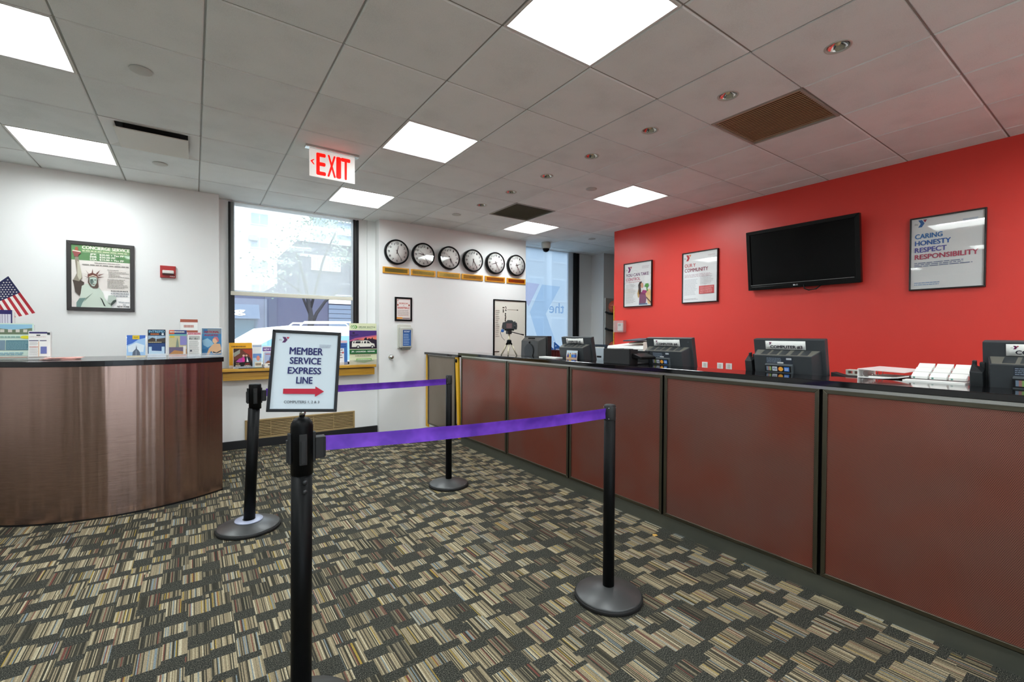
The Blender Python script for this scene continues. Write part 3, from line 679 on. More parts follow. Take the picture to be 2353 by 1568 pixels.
def frame_thing(name, label, cat, loc, rz, w, h, b, y1, mfr, sheet, fn, glaze=True, rough=.5):
    t = thing(name, label, cat, loc, rz)
    bars(G(), w, h, b, -y1, 0).build('frame', mfr, t, .002)
    pr = P(-y1*.55, rough=rough); put(pr, t, w, h, b, sheet, fn)
    G().box(-w/2+.002, -.004, -h/2+.002, w/2-.002, 0, h/2-.002).build('backing', m_blackm, t)
    if glaze: G().add([(-w/2+b, -y1*.85, -h/2+b), (w/2-b, -y1*.85, -h/2+b), (w/2-b, -y1*.85, h/2-b), (-w/2+b, -y1*.85, h/2-b)], [(0, 1, 2, 3)]).build('glazing', m_pglass, t)
    return t
def liberty(pr, u, v):
    q = lambda pts: [(u(a), v(b)) for a, b in pts]
    pr.rect(u(0), v(.245), u(1), v(0), '5E8E58'); pr.rect(u(.16), v(.10), u(1), v(.0), '6E9A5E')
    pr.text('CONCIERGE SERVICE', u(.18), u(.99), v(.062), v(.010), 'FBF8E8', .045)
    pr.lines(u(.18), u(.98), v(.105), v(.075), 1, 'E6E7C8', .5, .05, 4); pr.rect(u(.18), v(.113), u(.98), v(.109), 'E6E7C8')
    for k, (a, b) in enumerate((('JFK', '$20.00 + Tax PP'), ('EWR', '$20.00 PP'), ('LGA', '$15.00 + Tax PP'))):
        z = .125+k*.040; pr.text(a, u(.31), u(.42), v(z+.031), v(z), 'FFFFF0', .045); pr.text(b, u(.47), u(.89 if k != 1 else .74), v(z+.031), v(z), 'FFFFF0', .045)
    pr.lines(u(.38), u(.85), v(.285), v(.265), 1, '9A958F', .5, .05, 5); pr.lines(u(.18), u(.99), v(.325), v(.30), 1, '8A857F', .6, .02, 6)
    pr.lines(u(.60), u(.80), v(.385), v(.37), 1, '8A857F', .6, .02, 8); pr.lines(u(.62), u(.99), v(.50), v(.395), 5, 'A9A49E', .45, .5, 7)
    pr.lines(u(.60), u(.98), v(.68), v(.52), 7, '9B968F', .45, .4, 9)
    pr.lines(u(.66), u(.99), v(.82), v(.70), 3, '77736C', .5, .15, 10)
    pr.text('Welcome', u(.79), u(.99), v(.915), v(.89), '2C2A26', .02); pr.text('to', u(.87), u(.92), v(.955), v(.932), '2C2A26', .02); pr.text('NEW YORK', u(.77), u(.99), v(.99), v(.962), '1E1C18', .03)
    # statue: robe, raised arm, torch, tablet, head, crown
    pr.poly(q(((.02, .57), (.04, .64), (.06, .76), (.13, .82), (.20, .70), (.21, .60), (.13, .56))), '4C4038')
    pr.poly(q(((.08, 1), (.08, .93), (.14, .85), (.17, .66), (.24, .62), (.36, .64), (.46, .68), (.53, .76), (.55, .84), (.60, .90), (.66, .93), (.68, 1))), 'C6D2C4')
    pr.poly(q(((.08, 1), (.08, .93), (.13, .86), (.24, .85), (.18, .93), (.15, 1))), '6F8C85'); pr.poly(q(((.24, .85), (.36, .76), (.34, .78), (.20, .92))), '7E8E80')
    pr.poly(q(((.47, .83), (.51, .86), (.57, .98), (.54, .97), (.50, .88))), '2E332E')
    pr.poly(q(((.03, .57), (.06, .52), (.09, .46), (.065, .26), (.06, .20), (.12, .20), (.13, .28), (.165, .44), (.18, .53), (.13, .59))), '8C8272')
    pr.poly(q(((.10, .26), (.13, .28), (.165, .44), (.17, .53), (.13, .57), (.10, .50))), 'BDB8A4')
    pr.poly(q(((.02, .125), (.03, .095), (.155, .11), (.16, .135), (.12, .165), (.11, .20), (.05, .19), (.04, .15))), '8E4B48'); pr.poly(q(((.02, .108), (.03, .092), (.155, .107), (.16, .123))), 'E7D2C6')
    pr.poly(q(((.06, .095), (.07, .04), (.11, .04), (.12, .10))), 'A15A45')
    pr.poly(q(((.28, .52), (.27, .60), (.31, .66), (.36, .69), (.43, .69), (.45, .66), (.44, .54))), '5B4A40')
    pr.poly(q(((.30, .52), (.30, .60), (.34, .655), (.38, .66), (.42, .60), (.42, .51))), 'B9C8BC'); pr.poly(q(((.36, .54), (.36, .60), (.34, .64), (.31, .60), (.31, .55))), '5F6F68')
    for a, b in ((.335, .555), (.395, .555)): pr.poly(q(((a-.018, b), (a, b-.010), (a+.018, b), (a, b+.010))), '3E4A44')
    pr.poly(q(((.362, .555), (.380, .60), (.355, .60))), '7C8C82'); pr.poly(q(((.345, .625), (.37, .618), (.395, .625), (.37, .635))), '6A4E48')
    pr.poly(q(((.27, .52), (.27, .47), (.34, .44), (.42, .46), (.45, .50), (.45, .53), (.36, .49))), '6B4038'); pr.poly(q(((.29, .505), (.36, .475), (.435, .505), (.435, .515), (.36, .488), (.29, .518))), 'D9C8B4')
    for a0_, b0_, a1_, b1_ in ((.28, .50, .20, .455), (.29, .47, .235, .40), (.35, .445, .355, .375), (.42, .46, .48, .39), (.45, .48, .55, .445), (.45, .51, .55, .50), (.27, .515, .20, .495)):
        pr.poly(q(((a0_-.012, b0_-.008), (a0_+.012, b0_+.008), (a1_, b1_))), '6E4238')
    pr.poly(q(((.60, .90), (.62, .80), (.70, .79), (.76, .83), (.73, .90), (.68, .95))), 'B7C2B8'); pr.poly(q(((.66, .93), (.70, .88), (.75, .86), (.755, .89), (.68, .96), (.66, .97))), '3C4640')
m_pframe = mat('frame_dark_wood', '2E2A28', .35)
frame_thing('framed_poster', 'black framed concierge poster with the Statue of Liberty on the left white wall', 'poster', (-.743, YB, 1.892), 0, .502, .672, .034, .024, m_pframe, 'EBE3DC', liberty)
t = thing('fire_alarm', 'small red fire alarm box on the white wall', 'fire alarm', (-.218, YB, 1.987))
G().box(-.066, -.022, -.063, .066, 0, .063).build('red_plate', mat('alarm_red', 'A81E1C', .4), t, .003)
G().box(-.046, -.050, -.020, .050, -.021, .014).build('strobe_lens', mat('strobe_clear', 'DAD6D0', .1), t, .006)
G().box(-.046, -.047, -.030, .050, -.021, -.0205).build('lens_foot', mat('alarm_dark', '3A1412', .4), t)
pr = P(-.0222); pr.text('FIRE', .018, .058, -.053, -.043, 'F3E9E4', .02); pr.build(t)
def bball(pr, u, v):
    pr.text('BORROW', u(.20), u(.82), v(.26), v(.18), 'C4503C', .02); pr.text('A', u(.47), u(.54), v(.345), v(.30), '6A5A50', .01); pr.text('BASKETBALL!', u(.08), u(.94), v(.48), v(.39), 'C4442E', .025)
    for x in (.09, .90): pr.disc(u(x), v(.30), .010, 'A5472A', .014)
    pr.lines(u(.08), u(.92), v(.80), v(.53), 6, '9B9690', .35, .15, 12); pr.lines(u(.12), u(.92), v(.84), v(.80), 1, 'D08A78', .4, .2, 13)
    pr.rect(u(0), v(.98), u(.42), v(.90), 'DB9A35'); pr.rect(u(.42), v(.96), u(.96), v(.925), '2E2C30'); pr.poly([(u(a), v(b)) for a, b in ((.07, .05), (.10, .05), (.11, .10), (.06, .10))], 'B5452E')
frame_thing('framed_notice', 'small black framed BORROW A BASKETBALL notice above the dispenser', 'notice', (2.386, YB, 1.688), 0, .248, .330, .024, .02, m_black, 'F2EFEA', bball)
t = thing('soap_dispenser', 'grey wall dispenser with a blue label below the basketball notice', 'dispenser', (2.398, YB, 1.305))
G().prism([(-.098, -.16), (-.04, -.178), (.05, -.178), (.098, -.15), (.098, .13), (.088, .168), (-.075, .175), (-.098, .165)], -.03, 0).build('back_plate', m_cream, t, .006)
G().prism([(-.09, -.15), (.09, -.15), (.098, .10), (.085, .13), (-.09, .13)], -.092, -.029).build('body', mat('dispenser_grey', 'B7B8AE', .4), t, .014)
G().prism([(-.055, -.178), (.06, -.178), (.07, -.150), (-.065, -.150)], -.08, -.02).build('push_bar', mat('dispenser_dark', '6E6F68', .45), t, .006)
pr = P(-.0925); pr.rect(-.052, -.125, .066, .095, '2C5E9E'); pr.rect(-.052, .052, .066, .095, '24518F'); pr.lines(-.042, .058, -.115, .045, 7, 'A9C2DE', .35, .3, 15); pr.text('SOAP', -.035, .045, .062, .082, 'DCE8F4', .02); pr.build(t)
t = thing('wall_bumper', 'small round silver knob on the white wall near the counter gate', 'wall knob', (2.206, YB, 1.030))
G().lathe([(.030, 0), (.031, -.006), (.012, -.010), (.012, -.028)], n=24, ax='y').build('rosette', m_bright, t)
G().lathe([(.010, -.027), (.026, -.033), (.032, -.045), (.029, -.057), (.014, -.064), (0, -.065)], n=24, ax='y').build('knob', m_chrome, t)
def wboard(pr, u, v):
    pr.text('2', u(.33), u(.38), v(.135), v(.075), '2E2E2C', .02); pr.rect(u(.25), v(.10), u(.31), v(.085), '26261F'); pr.rect(u(.26), v(.16), u(.29), v(.115), '26261F')
    pr.rect(u(.40), v(.121), u(.76), v(.117), '6B6352'); pr.rect(u(.72), v(.125), u(.76), v(.113), '3A372E')
    rd = random.Random(4)
    for k in range(9): a = .32+.03*rd.random(); b = .165+k*.023; pr.rect(u(a), v(b+.018), u(a+.035), v(b), '2A2922')
    pr.lines(u(.03), u(.16), v(.50), v(.12), 14, 'A8A39A', .35, .4, 21)
    for z in (.69, .875): pr.rect(u(.0), v(z+.012), u(.15), v(z), '33322C')
    for k in range(4): pr.rect(u(.55+.1*k), v(.62), u(.551+.1*k), v(.14), 'C9C3B2')
frame_thing('whiteboard', 'tall black edged whiteboard with notes on the wall behind the camera tripod', 'whiteboard', (4.186, YB, 1.30), 0, .640, 1.20, .020, .022, m_black, 'E2DFD2', wboard, False, .3)
t = thing('wall_vent', 'long tan metal floor level grille under the window sill', 'vent', (1.116, 6.12, .2065))
bars(G(), 1.258, .236, .022, -.014, 0).build('frame', m_tan, t, .003)
G().box(-.62, -.003, -.11, .62, 0, .11).build('backing', mat('grille_dark', '4A3B26', .8), t)
me = None
for k in range(10):
    if me is None: o = G().add([(-.608, -.012, -.004), (.608, -.012, -.004), (.608, -.004, .003), (-.608, -.004, .003), (-.608, -.012, -.0015), (.608, -.012, -.0015), (.608, -.004, .0055), (-.608, -.004, .0055)],
            [(0, 1, 2, 3), (7, 6, 5, 4), (0, 4, 5, 1), (1, 5, 6, 2), (2, 6, 7, 3), (3, 7, 4, 0)]).build('slat', m_tan, t); me = o.data
    else: o = D.objects.new('slat', me); COL.objects.link(o); o.parent = t
    o.location = (0, 0, -.088+k*.0192)
for x in (-.36, -.12, .12, .36): G().box(x-.004, -.013, -.097, x+.004, -.003, .097).build('mullion', m_tan, t)

# ================================================================ RED WALL THINGS (local -y faces the lobby)
m_thin = mat('poster_black_edge', '17100F', .3)
def p_control(pr, u, v):
    q = lambda pts: [(u(a), v(b)) for a, b in pts]
    pr.logo(u(.125), v(.205), .082, '8A1D6E', 'C5283C', .075); pr.lines(u(.66), u(.92), v(.15), v(.08), 3, 'B9A9B0', .3, .2, 31)
    pr.text('YOU CAN TAKE', u(.06), u(.90), v(.305), v(.235), '6A2263', .018); pr.text('CONTROL', u(.06), u(.60), v(.405), v(.335), 'B9305E', .018)
    pr.lines(u(.06), u(.60), v(.45), v(.425), 1, 'D0788A', .4, .1, 32); pr.lines(u(.06), u(.44), v(.93), v(.48), 17, 'B2B0B2', .3, .3, 33)
    pr.poly(q(((.56, .97), (.58, .80), (.56, .74), (.60, .68), (.72, .70), (.80, .72), (.84, .80), (.80, .97))), '7C3A63')
    pr.poly(q(((.56, .98), (.56, .95), (.86, .95), (.87, .98))), '4A6E92'); pr.poly(q(((.52, .80), (.50, .72), (.54, .60), (.60, .60), (.60, .70), (.56, .82))), 'C49A5E')
    pr.poly(q(((.54, .62), (.53, .52), (.58, .45), (.66, .44), (.66, .52), (.62, .56), (.64, .66), (.60, .74), (.56, .74))), '3A2622')
    pr.poly(q(((.62, .50), (.66, .47), (.71, .49), (.72, .57), (.67, .60), (.63, .57))), 'D9A184'); pr.poly(q(((.66, .70), (.70, .64), (.86, .66), (.90, .70), (.76, .73))), 'A33A78')
    pr.poly(q(((.90, .97), (.80, .74), (.92, .62), (.99, .66), (.99, .97))), 'E2BE86'); pr.poly(q(((.76, .57), (.80, .50), (.90, .50), (.92, .55), (.86, .60), (.90, .67), (.84, .68), (.83, .58))), '4E9A3C')
    pr.poly(q(((.84, .80), (.99, .92), (.99, .95), (.84, .84))), '5A3A2E')
def p_comm(pr, u, v):
    pr.logo(u(.09), v(.155), .076, 'BE2A34', 'E07A2C', .070); pr.lines(u(.74), u(.95), v(.10), v(.07), 2, 'C8B4B4', .3, .2, 41)
    pr.text('OUR Y', u(.05), u(.375), v(.285), v(.215), 'C43A3E', .02); pr.text('COMMUNITY', u(.05), u(.74), v(.385), v(.312), '8E2740', .02)
    pr.lines(u(.05), u(.88), v(.50), v(.43), 3, 'C09AA0', .35, .15, 42); pr.lines(u(.05), u(.44), v(.86), v(.53), 12, 'BBB9BB', .3, .25, 43); pr.lines(u(.52), u(.90), v(.66), v(.49), 6, 'BBB9BB', .3, .25, 44)
    pr.rect(u(.49), v(.845), u(.92), v(.685), 'CB3236'); pr.lines(u(.52), u(.90), v(.835), v(.695), 7, 'EBB9B6', .4, .15, 45); pr.lines(u(.04), u(.46), v(.955), v(.92), 2, 'B5A8AA', .35, .15, 46)
def p_care(pr, u, v):
    pr.logo(u(.095), v(.122), .062, '1C64A8', '9C2242', .058); pr.lines(u(.72), u(.92), v(.115), v(.085), 2, '7E9CC4', .4, .1, 51)
    for t, b, z0, z1, c in (('CARING', .445, .285, .218, '0F6DB2'), ('HONESTY', .56, .382, .315, '1F60B0'), ('RESPECT', .505, .480, .413, '4B4CA4'), ('RESPONSIBILITY', .925, .578, .511, 'B23A56')):
        pr.text(t, u(.055), u(b), v(z0), v(z1), c, .03)
    pr.lines(u(.05), u(.90), v(.69), v(.62), 3, '5E6C92', .4, .2, 52); pr.lines(u(.05), u(.44), v(.955), v(.90), 2, '7D9CC4', .35, .1, 53)
DP = .030
frame_thing('framed_poster', 'YOU CAN TAKE CONTROL poster with a woman holding groceries, on the red wall', 'poster', (XR, 4.246, 2.061), RW, .494, .628, .011, DP, m_thin, 'EDEDEC', p_control)
frame_thing('framed_poster', 'OUR Y COMMUNITY poster with a small red text box, on the red wall', 'poster', (XR, 3.286, 2.071), RW, .484, .638, .011, DP, m_thin, 'EDEDEC', p_comm)
frame_thing('framed_poster', 'CARING HONESTY RESPECT RESPONSIBILITY poster at the right end of the red wall', 'poster', (XR, 1.036, 2.056), RW, .470, .626, .011, DP, m_thin, 'E4E6E4', p_care)
t = thing('thermostat', 'white thermostat inside a clear guard box on the red wall corner', 'thermostat', (XR, 4.556, 1.472), RW)
G().box(-.045, -.030, -.062, .045, 0, .050).build('body', m_white, t, .004)
bars(G(), .19, .17, .006, -.06, 0).build('guard_rim', m_acryl, t)
G().box(-.095, -.064, -.085, .095, -.060, .085).build('guard_cover', m_acryl, t)
G().box(-.03, -.032, .006, .02, -.0302, .036).build('display', mat('lcd_grey', '7C8478', .3), t)
o0 = None
for y, lab in ((3.212, 'leftmost white socket plate low on the red wall, next to the fourth terminal'), (3.014, 'second white socket plate from the left low on the red wall'), (2.905, 'third white socket plate from the left low on the red wall'), (2.660, 'white socket plate half hidden by the COMPUTER #3 terminal')):
    if o0 is None:
        o0 = thing('wall_socket', lab, 'socket', (XR, y, .983), RW, 'white wall sockets')
        G().box(-.037, -.007, -.036, .037, 0, .036).build('cover_plate', m_white, o0, .003)
        G().box(-.016, -.009, -.024, .016, -.0065, .024).build('outlet', mat('outlet_ivory', 'C9C7BE', .4), o0)
    else: dup(o0, (XR, y, .983), lab)
# television
tv = thing('television', 'black flat screen television mounted on the red wall', 'television', (XR-.088, 2.128, 2.165), RW)
tw, th = 1.046, .640
def tt(o): o.rotation_euler = (R(6.3), 0, 0); return o
b0 = G(); bars(b0, tw, th, .038, -.020, .028); tt(b0.build('bezel', m_gloss, tv, .003))
tt(G().box(-tw/2+.036, -.008, -th/2+.055, tw/2-.036, -.002, th/2-.036).build('screen', m_screen, tv))
tt(G().box(-tw/2+.03, .0, -th/2+.03, tw/2-.03, .036, th/2-.03).build('rear_cover', m_blackm, tv))
tt(G().box(-tw/2+.005, -.0195, -th/2+.0, tw/2-.005, -.004, -th/2+.054).build('lower_bezel', m_gloss, tv))
tt(G().box(-tw/2+.03, -.0205, -th/2+.053, tw/2-.05, -.019, -th/2+.056).build('trim_line', m_bright, tv))
pr = P(-.0200); pr.disc(-.052, -th/2+.027, .0085, 'C9CCCE'); pr.text('LG', -.040, -.016, -th/2+.020, -th/2+.034, 'C9CCCE', .02)
o = pr.build(tv); tt(o)
for c in tv.children:
    if c.name.startswith('lettering'): tt(c)
G().box(-.25, .058, -.2, .25, .086, .2).build('wall_bracket', m_blackm, tv)
G().tube([(.04, .01, -th/2+.02), (.05, .005, -th/2-.02), (.09, .005, -th/2-.038), (.15, .02, -th/2-.03), (.19, .04, -th/2+.01)], .006, 8).build('cable', m_rub, tv)

# ================================================================ BEYOND THE RED WALL: balls on a rack
rk = thing('ball_rack', 'pale grey upright ball rack with black brackets beyond the red wall', 'rack', (6.15, 5.6, 0))
G().box(-.16, .06, 0, .20, .085, 2.0).build('back_panel', mat('rack_grey', 'A9A9A2', .5), rk)
for z in (1.722, 1.43, .985):
    g = G().tube([(-.16, .06, z+.03), (-.155, -.02, z), (-.10, -.09, z-.012), (0, -.11, z-.015), (.10, -.09, z-.012), (.155, -.02, z), (.16, .06, z+.03)], .018, 10); g.build('bracket', m_black, rk)
for z, lab in ((1.842, 'orange basketball high on the rack beyond the red wall'), (1.120, 'orange basketball low on the rack behind the printer')):
    t = thing('basketball', lab, 'basketball', (6.10, 5.530, z), 0, 'basketballs on the rack')
    G().ball((0, 0, 0), .122, 32, 20).build('ball', mat('basketball_orange', 'A5492B', .55), t)
    g = G()
    for ax in ('X', 'Y', 'Z'):
        b = len(g.v); g.tube([(.1215*cos(2*pi*k/32), .1215*sin(2*pi*k/32), 0) for k in range(33)], .0022, 6)
        if ax != 'Z': g.turn(pi/2 if ax == 'X' else pi/2.2, ax, start=b)
    g.turn(.5, 'Z').turn(.3, 'X'); g.build('seam', m_rub, t)

# ================================================================ COUNTER-TOP THINGS
# point-of-sale terminals: local x runs to the viewer's right, -y towards the viewer, origin on the staff desk
ZD = .84
TERM = []
def card_logos(pr, x0, x1, z0, z1):
    w = (x1-x0)/4; pr.rect(x0-.006, z0-.006, x1+.006, z1+.006, '0B0B10')
    for k in range(4):
        a, b = x0+k*w+.003, x0+(k+1)*w-.003; m = (a+b)/2
        if k == 0: pr.rect(a, z0, a+(b-a)/3, z1, '6C7F92'); pr.rect(a+(b-a)/3, z0, a+2*(b-a)/3, z1, '9A6E6A'); pr.rect(a+2*(b-a)/3, z0, b, z1, '7FA05C')
        elif k == 1: pr.rect(a, z0, b, z1, 'C9CDD2'); pr.text('VISA', a+.003, b-.003, z0+.007, z1-.007, '3A4A78', .03)
        elif k == 2: h = (z1-z0)/2; pr.disc(a+h, z0+h, h, 'D9342B'); pr.disc(b-h, z0+h, h, 'E9A23A')
        else: pr.rect(a, z0, b, z1, '2C6FC2'); pr.lines(a+.002, b-.002, z0+.004, z1-.006, 2, 'D6E3F2', .5, .2, 60)
def terminal(y, label, tagtxt, dx=0., curl=0., reader=True, ztop=1.338, cards=True):
    t = thing('pos_terminal', label, 'computer', (3.115+dx, y, ZD), RW, 'dark point of sale terminals')
    H = ztop-ZD; k = len(G().v)
    def lean(g, a=R(11)): return g.turn(-a, 'X', (0, .02, 0)) if False else g.turn(a, 'X', (0, .06, .0))
    g = G().box(-.206, -.008, .10, .206, .034, H+.006); lean(g); g.build('screen_slab', m_mon, t, .004)
    zt = H-.062
    g = G().hexa([(-.172, -.085, .06), (.160, -.085, .06), (.186, .0, .06), (-.190, .0, .06)], [(-.172, -.085, zt-.020), (.160, -.085, zt-.020), (.186, .0, zt), (-.190, .0, zt)]); lean(g); hs = g.build('rear_housing', m_mon, t, .003)
    g = G().hexa([(-.166, -.080, zt-.0192), (.158, -.080, zt-.0192), (.178, -.008, zt-.0022), (-.182, -.008, zt-.0022)], [(-.166, -.080, zt-.0182), (.158, -.080, zt-.0182), (.178, -.008, zt-.0012), (-.182, -.008, zt-.0012)]); lean(g); g.build('top_panel', m_vent, hs)
    for a in range(5):
        x = -.135+a*.055+(.01 if a > 2 else 0)
        g = G().hexa([(x, -.072, zt-.0160), (x+.040, -.072, zt-.0160), (x+.041, -.012, zt-.0025), (x+.001, -.012, zt-.0025)], [(x, -.072, zt-.0150), (x+.040, -.072, zt-.0150), (x+.041, -.012, zt-.0008), (x+.001, -.012, zt-.0008)]); lean(g); g.build('vent_slot', m_mon, hs)
    g = G().box(-.16, -.02, 0, .16, .10, .022).box(-.07, .0, .02, .07, .05, .16); g.build('stand', m_mon2, t, .003)
    if cards:
        g = G().hexa([(-.10, -.1, H-.255), (.06, -.1, H-.255), (.06, -.08, H-.255), (-.10, -.08, H-.255)], [(-.10, -.1, H-.136), (.06, -.1, H-.136), (.06, -.08, H-.130), (-.10, -.08, H-.130)]); lean(g); b = g.build('connector_cover', mat('cover_grey', '4E5457', .45), t, .002)
        pr = P(-.1005); card_logos(pr, -.094, .046, H-.174, H-.147)
        pr.y = -.0855; pr.rect(-.098, H-.130, .058, H-.090, '2A303A'); pr.lines(-.094, .01, H-.128, H-.094, 4, '8894A2', .4, .4, 61); pr.rect(.022, H-.106, .052, H-.094, 'B9BEC2'); pr.rect(-.03, H-.129, .005, H-.121, 'D9DAD8')
        lean(pr.g); lean(pr.l); pr.build(t)
    if tagtxt:
        n_ = 12; rows = []
        x0, x1, z0, z1 = -.130, .104, H-.058, H-.004
        for z in (z0, (z0+z1)/2, z1): rows.append([(x0+(x1-x0)*i/n_, -.011-curl*(sin(pi*i/n_)**2)*.012-curl*.004*(1+sin(3.*i)), z+curl*.010*sin(pi*i/n_)*(1 if z < z1-.001 else -.2)) for i in range(n_+1)])
        g = G().sheet(rows, .0006); lean(g); g.build('paper_tag', m_paper, t)
        pr = P(-.0118-curl*.016); pr.logo(x0+.022, z1-.023, .016, '6A1F52', 'A9203C', .018); pr.text(tagtxt, x0+.030, x1-.018, z0+.006+curl*.006, z0+.026+curl*.006, '1D1526', .028); lean(pr.l); pr.build(t)
    if reader:
        g = G().hexa([(-.240, -.075, .06), (-.196, -.075, .06), (-.196, -.02, .06), (-.240, -.02, .06)], [(-.240, -.075, H-.125), (-.196, -.075, H-.125), (-.196, -.02, H-.120), (-.240, -.02, H-.095)])
        g.box(-.240, -.02, H-.13, -.225, .0, H-.085).box(-.215, -.02, H-.13, -.196, .0, H-.092); lean(g); g.build('card_reader', m_mon2, t, .003)
    return t
terminal(.272, 'dark computer terminal cut by the right edge of the photo', 'COMPUTER #2')
terminal(1.330, 'dark computer terminal with the COMPUTER #3 paper tag', 'COMPUTER #3')
terminal(2.195, 'dark computer terminal with the COMPUTER #4 paper tag beside the white printer', 'COMPUTER #4', curl=.35, reader=False)
terminal(3.235, 'dark computer terminal with a curled paper tag left of the black tray', 'COMPUTER #5', curl=1., reader=False, cards=False)
t = thing('pos_terminal', 'black computer terminal with an oval vent beside the camera tripod', 'computer', (3.09, 3.945, ZD), RW, 'dark point of sale terminals')
H = 1.330-ZD
G().box(-.206, -.01, .06, .206, .05, H).build('screen_slab', mat('black_plastic', '1B1B1C', .35), t, .006)
G().hexa([(-.175, -.09, .05), (.135, -.09, .05), (.19, -.009, .05), (-.195, -.009, .05)], [(-.175, -.075, H-.055), (.135, -.075, H-.055), (.185, -.009, H-.012), (-.195, -.009, H-.012)]).build('rear_housing', mat('grey_black_plastic', '3B3A38', .4), t, .006)
G().lathe([(.0, -.0905), (.080, -.0905), (.080, -.075)], (-.02, 0, H-.165), 28, 'y', sm=False).build('oval_vent', m_mon2, t)
G().box(-.06, -.066, H-.034, .05, -.055, H-.020).build('handle_slot', m_dark, t); G().lathe([(.011, -.078), (.011, -.083), (0, -.084)], (-.02, 0, H-.072), 14, 'y').build('badge', m_dark, t)
G().box(-.15, -.02, 0, .15, .14, .03).box(-.06, 0, .02, .06, .04, .1).build('stand', m_mon2, t)

# camera on its table tripod
ct = thing('camera_tripod', 'small silver table tripod on the granite counter', 'tripod', (2.80, 4.05, 1.117))
g0 = (0, 0, .16)
for k, (fx, fy) in enumerate(((-.085, .02), (.082, .0), (-.01, -.08))):
    # feet spread in the picture plane: right vector approx (.82,-.57)
    dx, dy = fx*.82+fy*.57, -fx*.57+fy*.82
    p1 = (dx*.12, dy*.12, .165); p2 = (dx*.55, dy*.55, .085); p3 = (dx, dy, .006)
    p2 = (dx*.34, dy*.34, .13); lg = G().tube([p1, p2], .011, 10).build('leg', m_black, ct)
    G().tube([p2, p3], .0085, 10).build('lower_leg', mat('silver_leg', 'CDC3A8', .35, .35), lg); G().ball((dx, dy, .007), .007, 10, 6).build('foot', m_rub, lg)
G().tube([(0, 0, .13), (0, 0, .265)], .011, 12).build('centre_column', MC['silver_leg'], ct)
G().lathe([(.022, .15), (.026, .16), (.026, .178), (.016, .19)], n=16).build('collar', m_black, ct)
G().box(-.03, -.022, .258, .02, .022, .298).build('pan_head', m_mon2, ct, .004)
G().lathe([(.008, -.02), (.012, 0), (.008, .02)], (.02, 0, .28), 10, 'y').build('tilt_knob', m_black, ct)
G().tube([(.02, -.005, .285), (.10, -.06, .258), (.135, -.085, .248)], [.005, .005, .009], 8).build('pan_handle', m_black, ct)
cm = thing('slr_camera', 'black SLR camera with a reddish rear screen on the tripod', 'camera', (2.80, 4.05, 1.417), -.5)
G().box(-.05, -.032, .0, .05, .032, .012).build('mount_plate', m_black, cm, .002)
G().prism([(-.072, .012), (.080, .012), (.084, .05), (.080, .085), (.045, .094), (.03, .112), (-.02, .114), (-.034, .094), (-.070, .088), (-.078, .05)], -.034, .03).build('body', m_mon2, cm, .005)
G().box(-.036, -.038, .024, .026, -.0335, .078).build('rear_screen', mat('screen_reddish', '5E3330', .25), cm, .001)
G().lathe([(.034, 0), (.034, -.05), (.038, -.06), (.038, -.085), (.032, -.088)], (-.02, 0, 0), 20, 'y').turn(2.4, 'Z').build('lens', m_black, cm, loc=(-.03, .02, .05))
G().lathe([(.011, -.036), (.011, -.040), (0, -.041)], (.056, 0, .045), 14, 'y').lathe([(.009, .088), (.009, .1), (0, .1)], (.06, 0, 0), 12).build('dial', m_mon, cm)
G().lathe([(0, -.001), (.017, -.001), (.017, .001)], (-.075, -.03, -.002), 20, 'y').build('blue_badge', mat('badge_blue', '2A62B0', .4), cm)
G().tube([(-.076, 0, .05), (-.095, -.02, -.03), (-.082, -.02, -.07), (-.05, -.01, -.105)], .0022, 6).build('strap_cord', m_rub, cm)

ct.scale = (1, 1, .9)
cm.location.z = 1.386
# pennants in a red basket, small items
bs = thing('wire_basket', 'dark red slatted basket holding blue pennants behind the counter', 'basket', (3.33, 3.90, ZD), RW)
for k in range(14): G().box(-.30+k*.044, -.06, 0, -.272+k*.044, -.052, .33).build('slat', mat('basket_red', '7A2A28', .5), bs)
G().box(-.31, -.066, .318, .32, -.05, .335).box(-.31, .10, .318, .32, .115, .335).box(-.31, -.06, .318, -.30, .11, .335).box(.31, -.06, .318, .32, .11, .335).build('rim', MC['basket_red'], bs)
G().box(-.30, -.05, 0, .31, .11, .01).box(-.30, .10, 0, .31, .108, .33).build('tub', MC['basket_red'], bs)
for k, (x, lab) in enumerate(((-.155, 'left blue pennant standing in the red basket'), (.0, 'right blue pennant standing in the red basket'))):
    t = thing('pennant', lab, 'pennant', (3.32, 3.90-x, 1.155), RW, 'blue pennants in the basket')
    G().prism([(-.02, .012), (.17, .012), (.0, .105), (-.018, .105)], -.001, .001).build('cloth', mat('pennant_blue', '1E63B8', .6), t)
    G().tube([(-.018, 0, -.30), (-.018, 0, .115)], .003, 6).build('stick', m_white, t)
    pr = P(-.0014); pr.disc(.018, .065, .009, 'DDE8F4'); pr.lines(.02, .09, .02, .034, 1, 'DDE8F4', .8, .05, 70); pr.build(t)
tag(G().box(-.13, -.012, 0, .13, .075, .008).build('paper_pad', m_paper, None, .001), 'flat white paper pad on the granite between the two far terminals', 'paper')
o = D.objects['paper_pad']; o.location = (2.86, 3.46, 1.1172); o.rotation_euler = (0, 0, RW)
t = thing('photo_card', 'small photo card of people leaning on the terminal with the curled tag', 'card', (2.935, 3.205, 1.1172), RW)
G().box(-.075, 0, 0, .075, .002, .078).turn(-.12, 'X').build('card', m_paper, t)
pr = P(-.0006); pr.rect(-.072, .002, .072, .075, 'B9CBD6'); pr.rect(-.072, .002, .072, .028, 'C49A7A')
